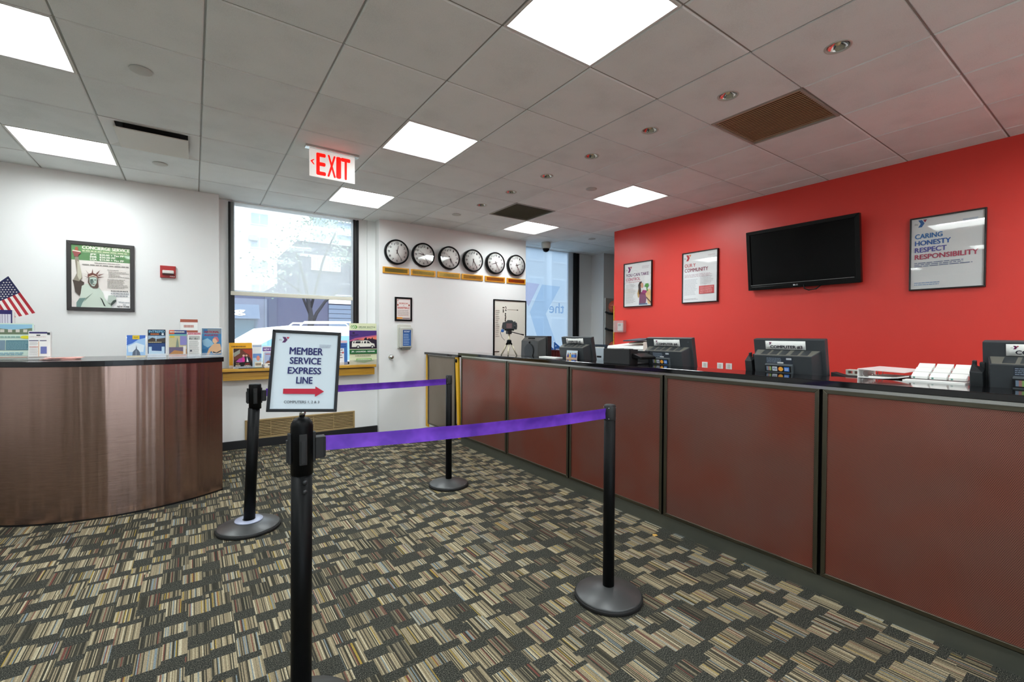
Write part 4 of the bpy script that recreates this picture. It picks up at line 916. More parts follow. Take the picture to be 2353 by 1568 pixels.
for x, c, c2 in ((-.05, '3A3576', 'A97C5C'), (-.02, 'C9A53A', '8A5A3C'), (.01, '2F62A8', 'C79A78'), (.035, '3B7CC4', 'A97858'), (.058, '2D3F86', '6A4A38')): pr.rect(x-.012, .012, x+.012, .040, c); pr.disc(x, .048, .008, c2)
pr.g.turn(-.12, 'X'); pr.build(t)
t = thing('picture_frame', 'dark blue standing picture frame between the curled tag terminal and black tray', 'picture frame', (3.26, 3.165, ZD), RW)
bars(G(), .17, .41, .018, -.012, .01).turn(-.10, 'X').build('frame', mat('frame_navy', '1D2C3C', .4), t, loc=(0, 0, .205))
G().box(-.07, -.004, -.188, .07, .002, .188).turn(-.10, 'X').build('mount', m_paper, t, loc=(0, 0, .205))
G().hexa([(-.03, .0, .0), (.03, 0, 0), (.03, .006, 0), (-.03, .006, 0)], [(-.03, .0, .3), (.03, 0, .3), (.03, .006, .3), (-.03, .006, .3)]).turn(.16, 'X', (0, .01, .3)).build('easel_leg', m_blackm, t)
pr = P(-.0045); pr.rect(-.06, -.05, .06, .17, 'C4D0D8'); pr.poly(((-.06, .03), (-.02, .05), (.02, .02), (.06, .0), (.06, -.03), (-.06, -.01)), '26304A'); pr.rect(-.06, -.05, .06, -.03, 'D9A63A'); pr.g.turn(-.10, 'X')
o = pr.build(t); o.location = (0, 0, .205)
t = thing('letter_tray', 'black plastic tray on the granite in front of the white printer', 'tray', (2.79, 2.42, 1.117), RW)
G().box(-.165, -.075, 0, .10, -.066, .118).build('front_wall', m_blackm, t, .003)
G().box(-.165, -.066, 0, .10, .16, .008).box(-.165, -.066, .008, -.156, .16, .115).box(.095, -.066, .008, .104, .02, .115).box(-.165, .152, .008, .10, .16, .10).build('tray_shell', m_blackm, t)
G().prism([(.104, .088), (.19, .064), (.20, .052), (.19, .044), (.104, .052)], -.05, .12).build('scoop', m_black, t, .004)
pt = thing('office_printer', 'white office printer with a scanner lid behind the counter', 'printer', (3.66, 2.99, ZD), RW)
G().box(-.11, -.17, 0, .27, .22, .27).build('lower_body', mat('printer_grey', 'A7ABAC', .4), pt, .012)
G().hexa([(-.255, -.23, .335), (.245, -.23, .335), (.255, .22, .335), (-.235, .22, .335)], [(-.252, -.225, .385), (.242, -.225, .385), (.25, .22, .385), (-.23, .22, .385)]).build('scanner_bed', mat('printer_mid', 'BFC2C0', .4), pt, .008)
G().hexa([(-.252, -.225, .387), (.242, -.225, .387), (.25, .22, .387), (-.23, .22, .387)], [(-.245, -.20, .418), (.235, -.20, .418), (.235, .21, .455), (-.21, .21, .455)]).build('lid', m_white, pt, .008)
G().box(-.24, -.22, .30, .24, .20, .336).build('dark_band', mat('printer_blue_grey', '3A4A55', .4), pt, .006)
G().box(-.02, -.233, .375, .10, -.222, .392).build('handle', m_mon2, pt); G().box(-.09, -.20, .20, .24, .05, .30).build('paper_bay', MC['printer_grey'], pt, .01); G().box(-.05, -.203, .235, .10, -.198, .255).build('output_slot', m_mon, pt)
for k, (lab, z, y0) in enumerate((('folded dark newspaper lying on the printer lid', .445, -.12), ('lower pale folded newspaper lying on the printer lid', .425, -.18))):
    rows = [[(x, y, .003*sin(6*x+k)+.085*y) for x in [i*.022 for i in range(10)]] for y in (-.13, -.05, .03, .10)]
    g = G(); 
    A = [v for r in rows for v in r]; g.surf(rows); g.surf([[(x, y, z+.012) for x, y, z in r] for r in rows])
    for e in (0, 3): g.surf([rows[e], [(x, y, z+.012) for x, y, z in rows[e]]])
    for e in (0, -1): g.surf([[r[e] for r in rows], [(r[e][0], r[e][1], r[e][2]+.012) for r in rows]])
    o = tag(g.build('newspaper', mat('news_%d' % k, ('4A4C58', 'CFC9B8')[k], .7)), lab, 'newspaper', 'newspapers around the printer'); o.location = (3.62+.05*k, 3.06-.03*k, ZD+(.452, .4265)[k]); o.rotation_euler = (0, 0, RW)
o = tag(G().sheet([[(x, .015*sin(8*x), z) for x in [i*.02-.07 for i in range(8)]] for z in (0, .15, .3, .44)], .03).build('newspaper', mat('news_pink', 'CDBDB2', .7)), 'upright pinkish newspaper stack leaning beside the printer', 'newspaper', 'newspapers around the printer'); o.location = (3.32, 2.60, ZD+.002); o.rotation_euler = (0, 0, RW)

pt.scale = (1, 1, .95)
# shelf riser, binder, card rack, hole punch behind the counter
rz_ = thing('desk_riser', 'black desk riser under the binder and card rack', 'riser', (3.20, .80, ZD))
G().box(-.20, -.275, .245, .26, .315, .268).build('top_board', m_blackm, rz_, .002)
for y in (-.265, .305): G().box(-.19, y-.01, 0, .25, y+.01, .245).build('leg', m_blackm, rz_)
ZR = ZD+.268
bn = thing('ring_binder', 'white ring binder lying open edged beside the white card rack', 'binder', (3.07, .866, ZR), RW)
nb = 10
g = G()
lowc = lambda i: (-.105+.222*i/nb, .005+.045*max(0, i/nb-.40)**1.6)
for zo in (0, .005): g.surf([[(lowc(i)[0], -.02, lowc(i)[1]+zo) for i in range(nb+1)], [(lowc(i)[0], .25, lowc(i)[1]+zo) for i in range(nb+1)]])
for yy in (-.02, .25): g.surf([[(lowc(i)[0], yy, lowc(i)[1]) for i in range(nb+1)], [(lowc(i)[0], yy, lowc(i)[1]+.005) for i in range(nb+1)]])
g.build('lower_cover', m_paper, bn)
G().hexa([(-.105, -.02, .050), (.095, -.02, .043), (.120, .25, .049), (-.085, .25, .056)], [(-.105, -.02, .054), (.095, -.02, .047), (.120, .25, .053), (-.085, .25, .060)]).build('upper_cover', mat('binder_pinkish', 'E6D9D6', .5), bn)
G().box(-.108, -.02, 0, -.104, .25, .055).build('spine', m_paper, bn)
for yy in (.0, .08, .16): G().tube([(-.068+.024*cos(2*pi*k/20), yy, .029+.021*sin(2*pi*k/20)) for k in range(21)], .0016, 6).build('ring', m_chrome, bn)
G().box(-.06, -.01, .010, .07, .24, .016).build('pages', m_paper, bn)
cr = thing('card_rack', 'clear tiered rack for small white cards left of the cut-off terminal', 'card holder', (3.10, .625, ZR), RW)
G().prism([(-.04, 0), (.12, 0), (.12, .060), (.06, .060), (.06, .040), (.01, .040), (.01, .018), (-.04, .018)], -.115, .10, ax='x').build('tiers', m_acryl, cr)
c0 = None
CN = [('front', .0, -.03, .019), ('middle', .0, .025, .041), ('back', .0, .075, .061)]
for r_, (rn, _, yy, zz) in enumerate(CN):
    for k in range(3):
        x = -.088+k*.072; pos = (3.10+yy, .625-x, ZR+zz); col = ('left', 'middle', 'right')[k]
        lab = 'white card stack, %s column of the %s tier of the card rack' % (col, rn)
        if c0 is None:
            c0 = thing('card_stack', lab, 'cards', pos, RW, 'white card stacks in the rack'); G().hexa([(-.032, -.004, 0), (.032, -.004, 0), (.032, .03, 0), (-.032, .03, 0)], [(-.032, -.004, .012), (.032, -.004, .012), (.032, .034, .032), (-.032, .034, .032)]).build('cards', m_paper, c0)
            pr = P(-.0045); pr.rect(-.024, .002, -.016, .009, '4C8A7C'); pr.build(c0)
        else: dup(c0, pos, lab)
tag(G().hexa([(-.115, -.07, 0), (.115, -.07, 0), (.115, .0, 0), (-.115, .0, 0)], [(-.115, -.07, .016), (.115, -.07, .016), (.115, .0, .016), (-.115, .0, .016)]).build('paper_stack', m_paper, None), 'low stack of white papers in front of the card rack', 'papers')
o = D.objects['paper_stack']; o.location = (3.035, .64, ZR+.0005); o.rotation_euler = (0, 0, RW)
hp = thing('hole_punch', 'small cream hole punch left of the white ring binder', 'hole punch', (3.27, 1.055, ZR), RW)
G().box(-.04, -.03, 0, .04, .03, .010).box(-.04, -.03, .010, -.028, .03, .026).box(.028, -.03, .010, .04, .03, .026).box(-.006, -.03, .010, .006, .03, .026).build('base', m_cream, hp, .002); G().box(-.04, -.032, .026, .04, .03, .034).build('lever', m_cream, hp, .002)
tag(G().prism([(-.04, 0), (.04, 0), (-.04, .022)], -.04, .04).build('door_wedge', m_blackm, None), 'black wedge shaped object right of the COMPUTER #3 terminal', 'wedge')
o = D.objects['door_wedge']; o.location = (3.12, 1.074, ZR+.0005); o.rotation_euler = (0, 0, RW)

# ================================================================ RECEPTION DESK TOP
ZT = 1.1402
def stand_flat(name, label, cat, x0, x1, z1, y, fn, sheet='F0F0EC', lean=.12, stand=True, th=.006, group=None, slope=0.):
    w, h = x1-x0, z1-ZT; t = thing(name, label, cat, ((x0+x1)/2, y, ZT), 0, group)
    def tr(g): g.v = [(x+slope*z, yy, z) for x, yy, z in g.v]; return g.turn(-lean, 'X')
    if stand:
        tr(G().box(-w/2-.003, th+.0005, .002, w/2+.003, th+.003, h*.96)).build('acrylic_back', m_acryl, t)
        G().box(-w/2-.003, -.012, 0, w/2+.003, th+.02+h*lean*.4, .002).box(-w/2-.003, -.012, .002, w/2+.003, -.010, h*.12).build('acrylic_foot', m_acryl, t)
    tr(G().box(-w/2, 0, .003, w/2, th, h)).build('sheets', m_paper, t)
    pr = P(-.0004); u = lambda a: -w/2+a*w; v = lambda b: h-b*(h-.003)
    pr.rect(u(0), v(1), u(1), v(0), sheet); fn(pr, u, v); tr(pr.g); tr(pr.l); pr.build(t); return t
def b_empire(pr, u, v):
    pr.rect(u(0), v(1), u(1), v(0), '3E6CC4'); pr.poly([(u(a), v(b)) for a, b in ((0, .45), (.3, .36), (.6, .2), (1, .12), (1, .9), (0, .9))], '9FC3E6'); pr.poly([(u(a), v(b)) for a, b in ((.05, .5), (.5, .33), (.95, .45), (.9, .75), (.1, .75))], 'DCE9F2')
    pr.rect(u(.30), v(.18), u(.68), v(.01), 'E3C32E'); pr.text('MAP', u(.38), u(.60), v(.13), v(.06), '9A7E1C', .02)
    pr.poly([(u(a), v(b)) for a, b in ((.30, .92), (.33, .74), (.42, .66), (.48, .62), (.52, .44), (.55, .62), (.62, .66), (.70, .76), (.74, .92))], '5A6678'); pr.rect(u(.48), v(.92), u(.53), v(.68), '8E98A6'); pr.rect(u(0), v(1), u(1), v(.91), 'D9B63A')
def b_intrepid(pr, u, v):
    pr.rect(u(0), v(1), u(1), v(0), '15293F'); pr.text('INTREPID', u(.06), u(.94), v(.11), v(.03), '7FB8D6', .03); pr.lines(u(.15), u(.65), v(.2), v(.13), 1, 'C8703C', .7, .1, 81); pr.disc(u(.84), v(.165), .008, 'EEF2F4')
    pr.rect(u(.02), v(.42), u(.98), v(.22), '9FB8CC'); pr.poly([(u(a), v(b)) for a, b in ((.02, .46), (.02, .36), (.25, .29), (.5, .34), (.98, .30), (.98, .46))], '4A4038'); pr.rect(u(.44), v(.42), u(.48), v(.22), 'BFD3E0'); pr.lines(u(.04), u(.78), v(.475), v(.44), 1, 'D9C79A', .7, .05, 82)
    pr.rect(u(.02), v(.85), u(.98), v(.5), '25467E'); pr.poly([(u(a), v(b)) for a, b in ((.05, .87), (.05, .62), (.22, .62), (.22, .76), (.78, .78), (.78, .62), (.95, .62), (.95, .87))], 'BFD9EC'); pr.rect(u(0), v(1), u(1), v(.87), 'DDE6F0')
def b_top(pr, u, v):
    pr.rect(u(0), v(1), u(1), v(0), 'C8BF96'); pr.rect(u(0), v(.15), u(.30), v(0), 'D2562A'); pr.rect(u(.30), v(.15), u(1), v(0), '2F3F78'); pr.lines(u(.05), u(.9), v(.10), v(.03), 1, 'D8D2C6', .7, .05, 84); pr.rect(u(0), v(.21), u(1), v(.15), '6CB0AE')
    pr.rect(u(.05), v(.28), u(.30), v(.22), 'E5C33A'); pr.rect(u(.62), v(.56), u(1), v(.22), '8A86C0'); pr.poly([(u(a), v(b)) for a, b in ((.38, .64), (.42, .42), (.47, .28), (.52, .42), (.56, .64))], '7E8C7C'); pr.rect(u(0), v(.93), u(.95), v(.64), '6A5E78'); pr.poly([(u(a), v(b)) for a, b in ((0, .9), (.3, .75), (.8, .8), (1, .7), (1, .92), (0, .93))], 'B8824E')
    pr.rect(u(.80), v(.90), u(.95), v(.60), 'E9E4DE'); pr.rect(u(0), v(1), u(1), v(.93), 'D67A3C')
def b_news(pr, u, v):
    pr.rect(u(0), v(.10), u(1), v(0), 'D9A8B2'); pr.text('CITY NOW', u(.05), u(.95), v(.085), v(.02), 'B93A4C', .03); pr.rect(u(.10), v(.30), u(.92), v(.14), 'B8BAB6')
    for a in range(6): pr.poly([(u(.12+.13*a), v(.29)), (u(.22+.13*a), v(.29)), (u(.20+.13*a), v(.20+.04*(a % 3)))], '3B3D3A')
    pr.lines(u(.10), u(.90), v(.97), v(.33), 16, 'A9A8A4', .35, .2, 86); pr.disc(u(.25), v(.76), .008, '4C4E58')
def b_mag(pr, u, v):
    pr.rect(u(.03), v(.97), u(.97), v(.03), '3F7FB0'); pr.rect(u(.05), v(.22), u(.95), v(.04), '7C8A94'); pr.rect(u(.1), v(.2), u(.3), v(.06), '2F6E9E')
    pr.poly([(u(a), v(b)) for a, b in ((.05, .45), (.3, .38), (.5, .48), (.6, .6), (.3, .7), (.1, .62))], '8FBAD2'); pr.poly([(u(a), v(b)) for a, b in ((.03, .78), (.3, .72), (.4, .85), (.2, .95), (.03, .95))], '2C6C9C')
    pr.text('NATIONAL', u(.16), u(.85), v(.19), v(.12), '9A2636', .04); pr.text('AQUATIC', u(.14), u(.82), v(.31), v(.24), 'A5293A', .04)
    pr.poly([(u(a), v(b)) for a, b in ((.24, .96), (.36, .74), (.52, .62), (.62, .56), (.90, .58), (.95, .72), (.94, .90), (.60, .94), (.46, .82), (.36, .96))], 'D9AE86'); pr.poly([(u(a), v(b)) for a, b in ((.56, .90), (.54, .84), (.72, .88), (.94, .80), (.94, .84), (.72, .92))], '23323E')
    pr.disc(u(.66), v(.46), .020, 'E0B894', .026); pr.poly([(u(a), v(b)) for a, b in ((.56, .40), (.62, .33), (.76, .33), (.84, .42), (.82, .52), (.74, .46), (.66, .38))], 'C9707A')
def b_red(pr, u, v):
    pr.rect(u(0), v(1), u(1), v(.5), '9DB4D2'); pr.rect(u(0), v(.08), u(1), v(0), 'A85A46'); pr.rect(u(0), v(.36), u(1), v(.30), 'A85A46'); pr.lines(u(.2), u(.8), v(.24), v(.14), 1, 'C8958A', .7, .1, 88); pr.lines(u(.2), u(.8), v(.50), v(.40), 1, 'C8958A', .7, .1, 89)
def b_flyer(pr, u, v):
    pr.rect(u(0), v(1), u(1), v(0), 'CFE0D2'); pr.rect(u(.02), v(.22), u(.96), v(.03), '8FBFD8'); pr.poly([(u(a), v(b)) for a, b in ((.02, .31), (.02, .17), (.2, .14), (.5, .18), (.96, .13), (.96, .31))], '6E7C62')
    for a in range(5): pr.rect(u(.08+a*.17), v(.25), u(.17+a*.17), v(.17), 'D6D0C4')
    pr.disc(u(.82), v(.385), .028, 'E6DC2A', .012); pr.lines(u(.03), u(.70), v(.42), v(.34), 1, '8FB0A4', .6, .05, 90)
    pr.rect(u(.02), v(.74), u(.36), v(.47), '7890A0'); pr.rect(u(.38), v(.74), u(.94), v(.47), '5A8490'); pr.lines(u(.40), u(.92), v(.72), v(.50), 6, '86A8AE', .4, .2, 91); pr.lines(u(.05), u(.80), v(.89), v(.80), 2, '5E98B4', .4, .1, 92); pr.rect(u(0), v(.955), u(1), v(.93), 'E08A5A')
def b_flyer2(pr, u, v):
    pr.rect(u(.03), v(.09), u(.86), v(.03), '2A2560'); pr.rect(u(.36), v(.17), u(.54), v(.13), '26262C'); pr.lines(u(.05), u(.85), v(.22), v(.19), 1, 'C8A4A0', .5, .1, 94); pr.rect(u(.03), v(.35), u(.46), v(.325), '2F2E66'); pr.rect(u(.52), v(.35), u(.83), v(.325), '2F2E66')
    pr.lines(u(.06), u(.44), v(.50), v(.38), 4, 'B9B4B8', .35, .2, 95); pr.lines(u(.05), u(.45), v(.575), v(.545), 1, 'C05A4A', .8, .02, 96); pr.rect(u(.56), v(.80), u(.84), v(.55), '6A74B0'); pr.lines(u(.06), u(.48), v(.86), v(.60), 6, 'C2BDBD', .3, .2, 97); pr.rect(u(.46), v(.9), u(.49), v(.37), 'E3B48A'); pr.rect(u(.03), v(.93), u(.85), v(.90), '8A6A5E'); pr.rect(u(.86), v(.13), u(.99), v(.05), '2A3440')
GB = 'brochures on the reception desk'
stand_flat('brochure_stack', 'blue skyscraper brochure stack with a yellow map tab, leftmost of the desk row', 'brochures', -.435, -.319, 1.325, 4.70, b_empire, lean=.16, th=.016, group=GB)
stand_flat('brochure_stack', 'dark blue INTREPID museum brochure stack', 'brochures', -.303, -.189, 1.370, 4.70, b_intrepid, lean=.08, th=.014, group=GB)
stand_flat('brochure_stack', 'orange and purple skyline brochure stack with an orange base band', 'brochures', -.166, -.047, 1.367, 4.70, b_top, lean=.10, th=.012, group=GB)
stand_flat('brochure_stack', 'tall cream and red brochure stack rising behind the newspaper brochure', 'brochures', -.093, .031, 1.462, 4.83, b_red, lean=.06, th=.02, group=GB)
stand_flat('brochure_stack', 'white newspaper style brochure leaning left of the swimmer magazine', 'brochures', -.041, .052, 1.349, 4.70, b_news, lean=.13, th=.012, group=GB)
stand_flat('magazine', 'magazine cover with a swimmer at the right end of the steel desk', 'magazine', .055, .208, 1.393, 4.76, b_mag, lean=.10, th=.006, group=GB)
stand_flat('flyer_holder', 'large pale green flyer with a landscape photo at the left photo edge', 'flyer', -1.20, -.972, 1.408, 4.80, b_flyer, lean=.06, group=GB, slope=.0)
stand_flat('flyer_holder', 'white flyer holder with purple header bars beside the green flyer', 'flyer', -.984, -.870, 1.352, 4.72, b_flyer2, lean=.06, th=.03, group=GB)
g = G(); rd = random.Random(3)
pile = thing('leaflet_pile', 'low spread of pink leaflets lying on the steel desk top', 'leaflets', (-.80, 4.70, ZT))
for k in range(5):
    a = rd.uniform(-.5, .5); b = len(g.v); g = G().box(-.10, -.045, .0004+k*.003, .10, .045, .0028+k*.003); g.turn(a, 'Z'); g.turn(rd.uniform(-.01, .01), 'Y'); g.v = [(x+rd.uniform(-.02, .02)*0+k*.006-.012, y, z+.001) for x, y, z in g.v]
    g.build('leaflet', mat('leaflet_%d' % (k % 2), ('E3A79C', 'F0D2CC')[k % 2], .6), pile)
# flag on a little staff
fl = thing('table_flag', 'small American flag hanging from a staff on the reception desk', 'flag', (-1.139, 4.98, ZT))
fz = 1.764-ZT
G().lathe([(.04, 0), (.04, .008), (.012, .016), (.006, .03)], n=20).build('flag_base', m_gold, fl); G().tube([(0, .018, .02), (0, .018, fz-.02)], .004, 8).build('flag_staff', m_gold, fl); G().ball((0, .018, fz-.016), .006, 12, 8).build('finial', m_gold, fl)
def fp(u, v, yo=0):           # u along the stripes from the hoist, v across the stripes
    ax, az, bx, bz, ex, ez, dx, dz = 0, 0, .139, -.272, -.075, -.334, -.150, -.160
    x = (ax*(1-v)+dx*v)*(1-u)+(bx*(1-v)+ex*v)*u; z = (az*(1-v)+dz*v)*(1-u)+(bz*(1-v)+ez*v)*u
    return (x, .010*sin(6*v+2*u)*u-.004*u*v+yo, z+fz-.03*v*(1-v)*u)
cl = [mat('flag_red', 'B0202E', .7), mat('flag_white', 'EDE9E4', .7), mat('flag_blue', '1E2250', .7)]; g = G()
for yo in (0, .0012):
    for st in range(13):
        v0, v1 = st/13, (st+1)/13
        for k in range(16):
            u0, u1 = k/16, (k+1)/16; mi = 2 if (u1 <= .45 and st < 9) else (0 if st % 2 == 0 else 1)
            g.add([fp(u0, v0, yo), fp(u1, v0, yo), fp(u1, v1, yo), fp(u0, v1, yo)], [(0, 1, 2, 3)], mi, True)
g.build('cloth', cl, fl)
g = G()
for r_ in range(9):
    for k in range(6 if r_ % 2 == 0 else 5):
        c = fp(.03+.40*(k+.5+(.5 if r_ % 2 else 0))/6, .04+.62*(r_+.5)/9, -.0012)
        g.add([(c[0]+.0058*cos(pi/2+2*pi*q/10)*(1 if q % 2 == 0 else .5), c[1], c[2]+.0058*sin(pi/2+2*pi*q/10)*(1 if q % 2 == 0 else .5)) for q in range(10)], [tuple(range(10))], 0)
g.build('star', cl[1], fl, kind='stuff')
def b_e(pr, u, v):
    pr.rect(u(0), v(1), u(1), v(0), '2A2264'); pr.text('FREE!', u(.08), u(.97), v(.84), v(.38), 'E8C02A', .04); pr.lines(u(.1), u(.95), v(.3), v(.06), 1, 'D9D6E2', .8, .02, 99)
stand_flat('box_sign', 'dark purple box sign with a yellow word behind the green flyer at the photo edge', 'sign', -1.22, -1.095, 1.505, 4.868, b_e, lean=.0, th=.05)

# ================================================================ WINDOW SILL THINGS
ZS = .9362
def sill_flat(*a, **k):
    global ZT
    z = ZT; ZT = ZS; o = stand_flat(*a, **k); ZT = z; return o
def s_yel(pr, u, v): pr.rect(u(0), v(1), u(1), v(0), 'E3A51E'); pr.lines(u(.1), u(.8), v(.2), v(.1), 1, '8A6414', .6, .2, 101)
def s_opera(pr, u, v):
    q = lambda pts: [(u(a), v(b)) for a, b in pts]
    pr.rect(u(0), v(1), u(1), v(0), '3A241E'); pr.poly(q(((0, .3), (.35, .02), (1, .02), (1, .5), (.6, .4), (.3, .5), (0, .6))), '6A3A2A'); pr.poly(q(((.0, .22), (.34, .05), (.34, .24), (.04, .42))), '97998C'); pr.poly(q(((.45, .05), (.98, .05), (.98, .65), (.8, .3), (.6, .2))), 'A63A28')
    pr.poly(q(((.12, .66), (.3, .5), (.46, .46), (.5, .36), (.56, .36), (.58, .5), (.56, .68), (.3, .7))), 'B0459A'); pr.poly(q(((.46, .68), (.45, .48), (.52, .44), (.60, .54), (.58, .68))), 'E0338E'); pr.disc(u(.53), v(.36), .012, 'E6B8A6')
    pr.poly(q(((.62, .68), (.64, .48), (.70, .40), (.80, .46), (.86, .68))), '171A30'); pr.poly(q(((.68, .68), (.70, .42), (.74, .52), (.80, .68))), 'EFEDEA'); pr.disc(u(.68), v(.36), .011, 'D9A890')
    pr.rect(u(0), v(1), u(1), v(.70), '0E0B0C'); pr.text('CITY', u(.60), u(.85), v(.82), v(.75), 'C8442E', .03); pr.text('OPERA', u(.55), u(.90), v(.92), v(.84), 'D9CFBE', .03); pr.text('THE', u(.12), u(.3), v(.80), v(.74), 'C9A27A', .02); pr.lines(u(.1), u(.36), v(.9), v(.82), 1, 'C8B8A4', .7, .02, 103)
def s_white(pr, u, v): pr.lines(u(.08), u(.9), v(.9), v(.08), 14, 'B8C4D4', .3, .2, 104); pr.rect(u(.02), v(.12), u(.98), v(.04), 'A9B9D2')
def s_purp(pr, u, v): pr.rect(u(0), v(.24), u(1), v(.06), '5B2D86'); pr.text('NEW BROADWAY', u(.05), u(.97), v(.205), v(.10), 'F0E8F4', .02); pr.disc(u(.3), v(.48), .022, 'B8384C'); pr.disc(u(.45), v(.55), .018, 'E0A83A'); pr.lines(u(.5), u(.95), v(.5), v(.3), 4, 'C9B79A', .5, .2, 105)
def s_dome(pr, u, v): pr.rect(u(0), v(1), u(1), v(0), 'B9CFE0'); pr.rect(u(0), v(.3), u(1), v(0), '6F93CC'); pr.disc(u(.6), v(.32), .018, 'D88A78', .030); pr.rect(u(.2), v(.94), u(1), v(.58), 'E4DCC6'); pr.lines(u(.3), u(.95), v(.85), v(.66), 1, '8A7A62', .9, .02, 106); pr.rect(u(0), v(1), u(1), v(.93), '7FA070')
def s_tower(pr, u, v): pr.rect(u(0), v(1), u(1), v(0), 'AEBBDC'); pr.lines(u(.1), u(.95), v(.16), v(.10), 1, 'B2484A', .8, .02, 107); pr.poly([(u(a), v(b)) for a, b in ((.35, .66), (.5, .24), (.62, .66))], '5E7CB4'); pr.poly([(u(a), v(b)) for a, b in ((.05, .72), (.3, .55), (.8, .6), (.95, .72))], '8C5A44'); pr.rect(u(0), v(.95), u(1), v(.72), 'E9E4DA'); pr.rect(u(.3), v(.87), u(.9), v(.79), '2C3038')
def s_blue(pr, u, v): pr.rect(u(0), v(1), u(1), v(.1), '3E6FB4'); pr.rect(u(0), v(1), u(.72), v(.32), 'ECECF0'); pr.rect(u(0), v(.1), u(1), v(0), 'E6C4CC'); pr.lines(u(.05), u(.9), v(.29), v(.13), 2, '284A94', .6, .02, 108); pr.text('SALE', u(.1), u(.6), v(.42), v(.35), '2C2C34', .03); pr.lines(u(.1), u(.6), v(.75), v(.45), 3, '44444C', .3, .3, 109); pr.disc(u(.62), v(.5), .012, 'C84A4E')
def s_go(pr, u, v):
    q = lambda pts: [(u(a), v(b)) for a, b in pts]
    pr.rect(u(0), v(1), u(1), v(0), 'DDE2BC'); pr.poly(q(((.05, .09), (.08, .05), (.24, .045), (.30, .09), (.24, .135), (.08, .13))), '5E9A3A', True); pr.text('GO', u(.08), u(.23), v(.125), v(.06), 'F4F8E4', .03); pr.text('AIRLINK SHUTTLE', u(.33), u(.95), v(.105), v(.075), '2F5A2C', .03); pr.lines(u(.34), u(.9), v(.135), v(.118), 1, '9AA886', .5, .1, 110)
    pr.rect(u(0), v(.62), u(1), v(.175), '4A2C78'); pr.poly(q(((0, .62), (0, .42), (.2, .36), (.6, .32), (1, .28), (1, .62))), 'B85A7E'); pr.poly(q(((.2, .42), (.5, .36), (1, .31), (1, .42), (.6, .46))), 'E8806A'); pr.poly(q(((.0, .28), (.3, .26), (.35, .29), (.1, .34))), '3A225E')
    pr.poly(q(((0, .62), (0, .44), (.3, .40), (.52, .41), (.55, .36), (.62, .34), (.65, .40), (.70, .36), (.80, .38), (.84, .33), (.86, .38), (1, .40), (1, .62))), '22142A'); pr.poly(q(((.07, .235), (.13, .225), (.16, .21), (.20, .235), (.16, .26), (.13, .245))), '17122A')
    pr.poly(q(((.08, .575), (.09, .47), (.12, .425), (.62, .415), (.72, .43), (.80, .48), (.91, .50), (.93, .57))), 'E9E6DA'); 
    for a, b in ((.13, .18), (.21, .40), (.44, .48), (.52, .60)): pr.poly(q(((a, .485), (a+.015, .44), (b, .435), (b, .485))), '20242C')
    pr.poly(q(((.64, .485), (.64, .435), (.69, .44), (.765, .485))), '20242C')
    for a in (.31, .83): pr.disc(u(a), v(.575), .022, '141416'); pr.disc(u(a), v(.575), .012, 'D6D6D4')
    pr.rect(u(0), v(.745), u(1), v(.64), '14602C'); pr.text('JFK - LAGUARDIA - NEWARK', u(.07), u(.93), v(.715), v(.67), 'F2F6EE', .03); pr.lines(u(.2), u(.8), v(.81), v(.77), 1, '8A8C70', .5, .05, 111)
    pr.poly(q(((.12, .915), (.24, .90), (.24, .86), (.80, .86), (.80, .90), (.93, .915), (.52, .965))), '55A21E'); pr.lines(u(.27), u(.77), v(.90), v(.868), 1, 'E4F0D4', .6, .02, 112)
GS_ = 'brochures along the window sill'
sill_flat('brochure_stack', 'yellow topped brochure stack at the left end of the window sill', 'brochures', .335, .565, 1.232, 6.135, s_yel, lean=.05, th=.03, group=GS_)
sill_flat('brochure_stack', 'dark opera brochure rack with a pink dressed dancer on the window sill', 'brochures', .372, .560, 1.168, 6.045, s_opera, lean=.05, th=.02, group=GS_)
sill_flat('brochure_stack', 'plain white leaflet stack behind the opera brochure on the sill', 'brochures', .568, .665, 1.212, 6.14, s_white, lean=.03, group=GS_)
sill_flat('brochure_stack', 'white brochure with a purple NEW BROADWAY banner on the sill', 'brochures', .675, .92, 1.190, 6.14, s_purp, lean=.03, group=GS_)
sill_flat('brochure_stack', 'pale blue brochure with a red dome next to the opera rack', 'brochures', .566, .655, 1.105, 6.06, s_dome, lean=.05, group=GS_)
sill_flat('brochure_stack', 'lilac tower brochure half hidden behind the queue sign', 'brochures', .685, .80, 1.120, 6.06, s_tower, lean=.05, group=GS_)
sill_flat('brochure_stack', 'blue and white brochure between the queue sign and the shuttle poster', 'brochures', 1.50, 1.648, 1.255, 6.10, s_blue, lean=.04, group=GS_)
sill_flat('shuttle_poster', 'pale green GO shuttle poster with a white van, right end of the sill', 'poster', 1.664, 2.022, 1.482, 6.06, s_go, lean=.03, th=.004)
tag(G().box(-.13, -.02, 0, .13, .0, .006).build('loose_leaflet', m_blackm, None), 'thin dark leaflet lying at the front of the window sill', 'leaflet'); D.objects['loose_leaflet'].location = (.55, 6.025, ZS+.0003)
tag(G().prism([(-.018, -.01), (.012, -.016), (.02, .004), (.004, .018), (-.012, .010)], .0005, .0022, ax='z').build('paper_scrap', mat('scrap_yellow', 'C79B4A', .7)), 'tiny yellow scrap on the carpet by the counter kick plate', 'scrap'); D.objects['paper_scrap'].location = (2.53, 1.93, 0.0003)

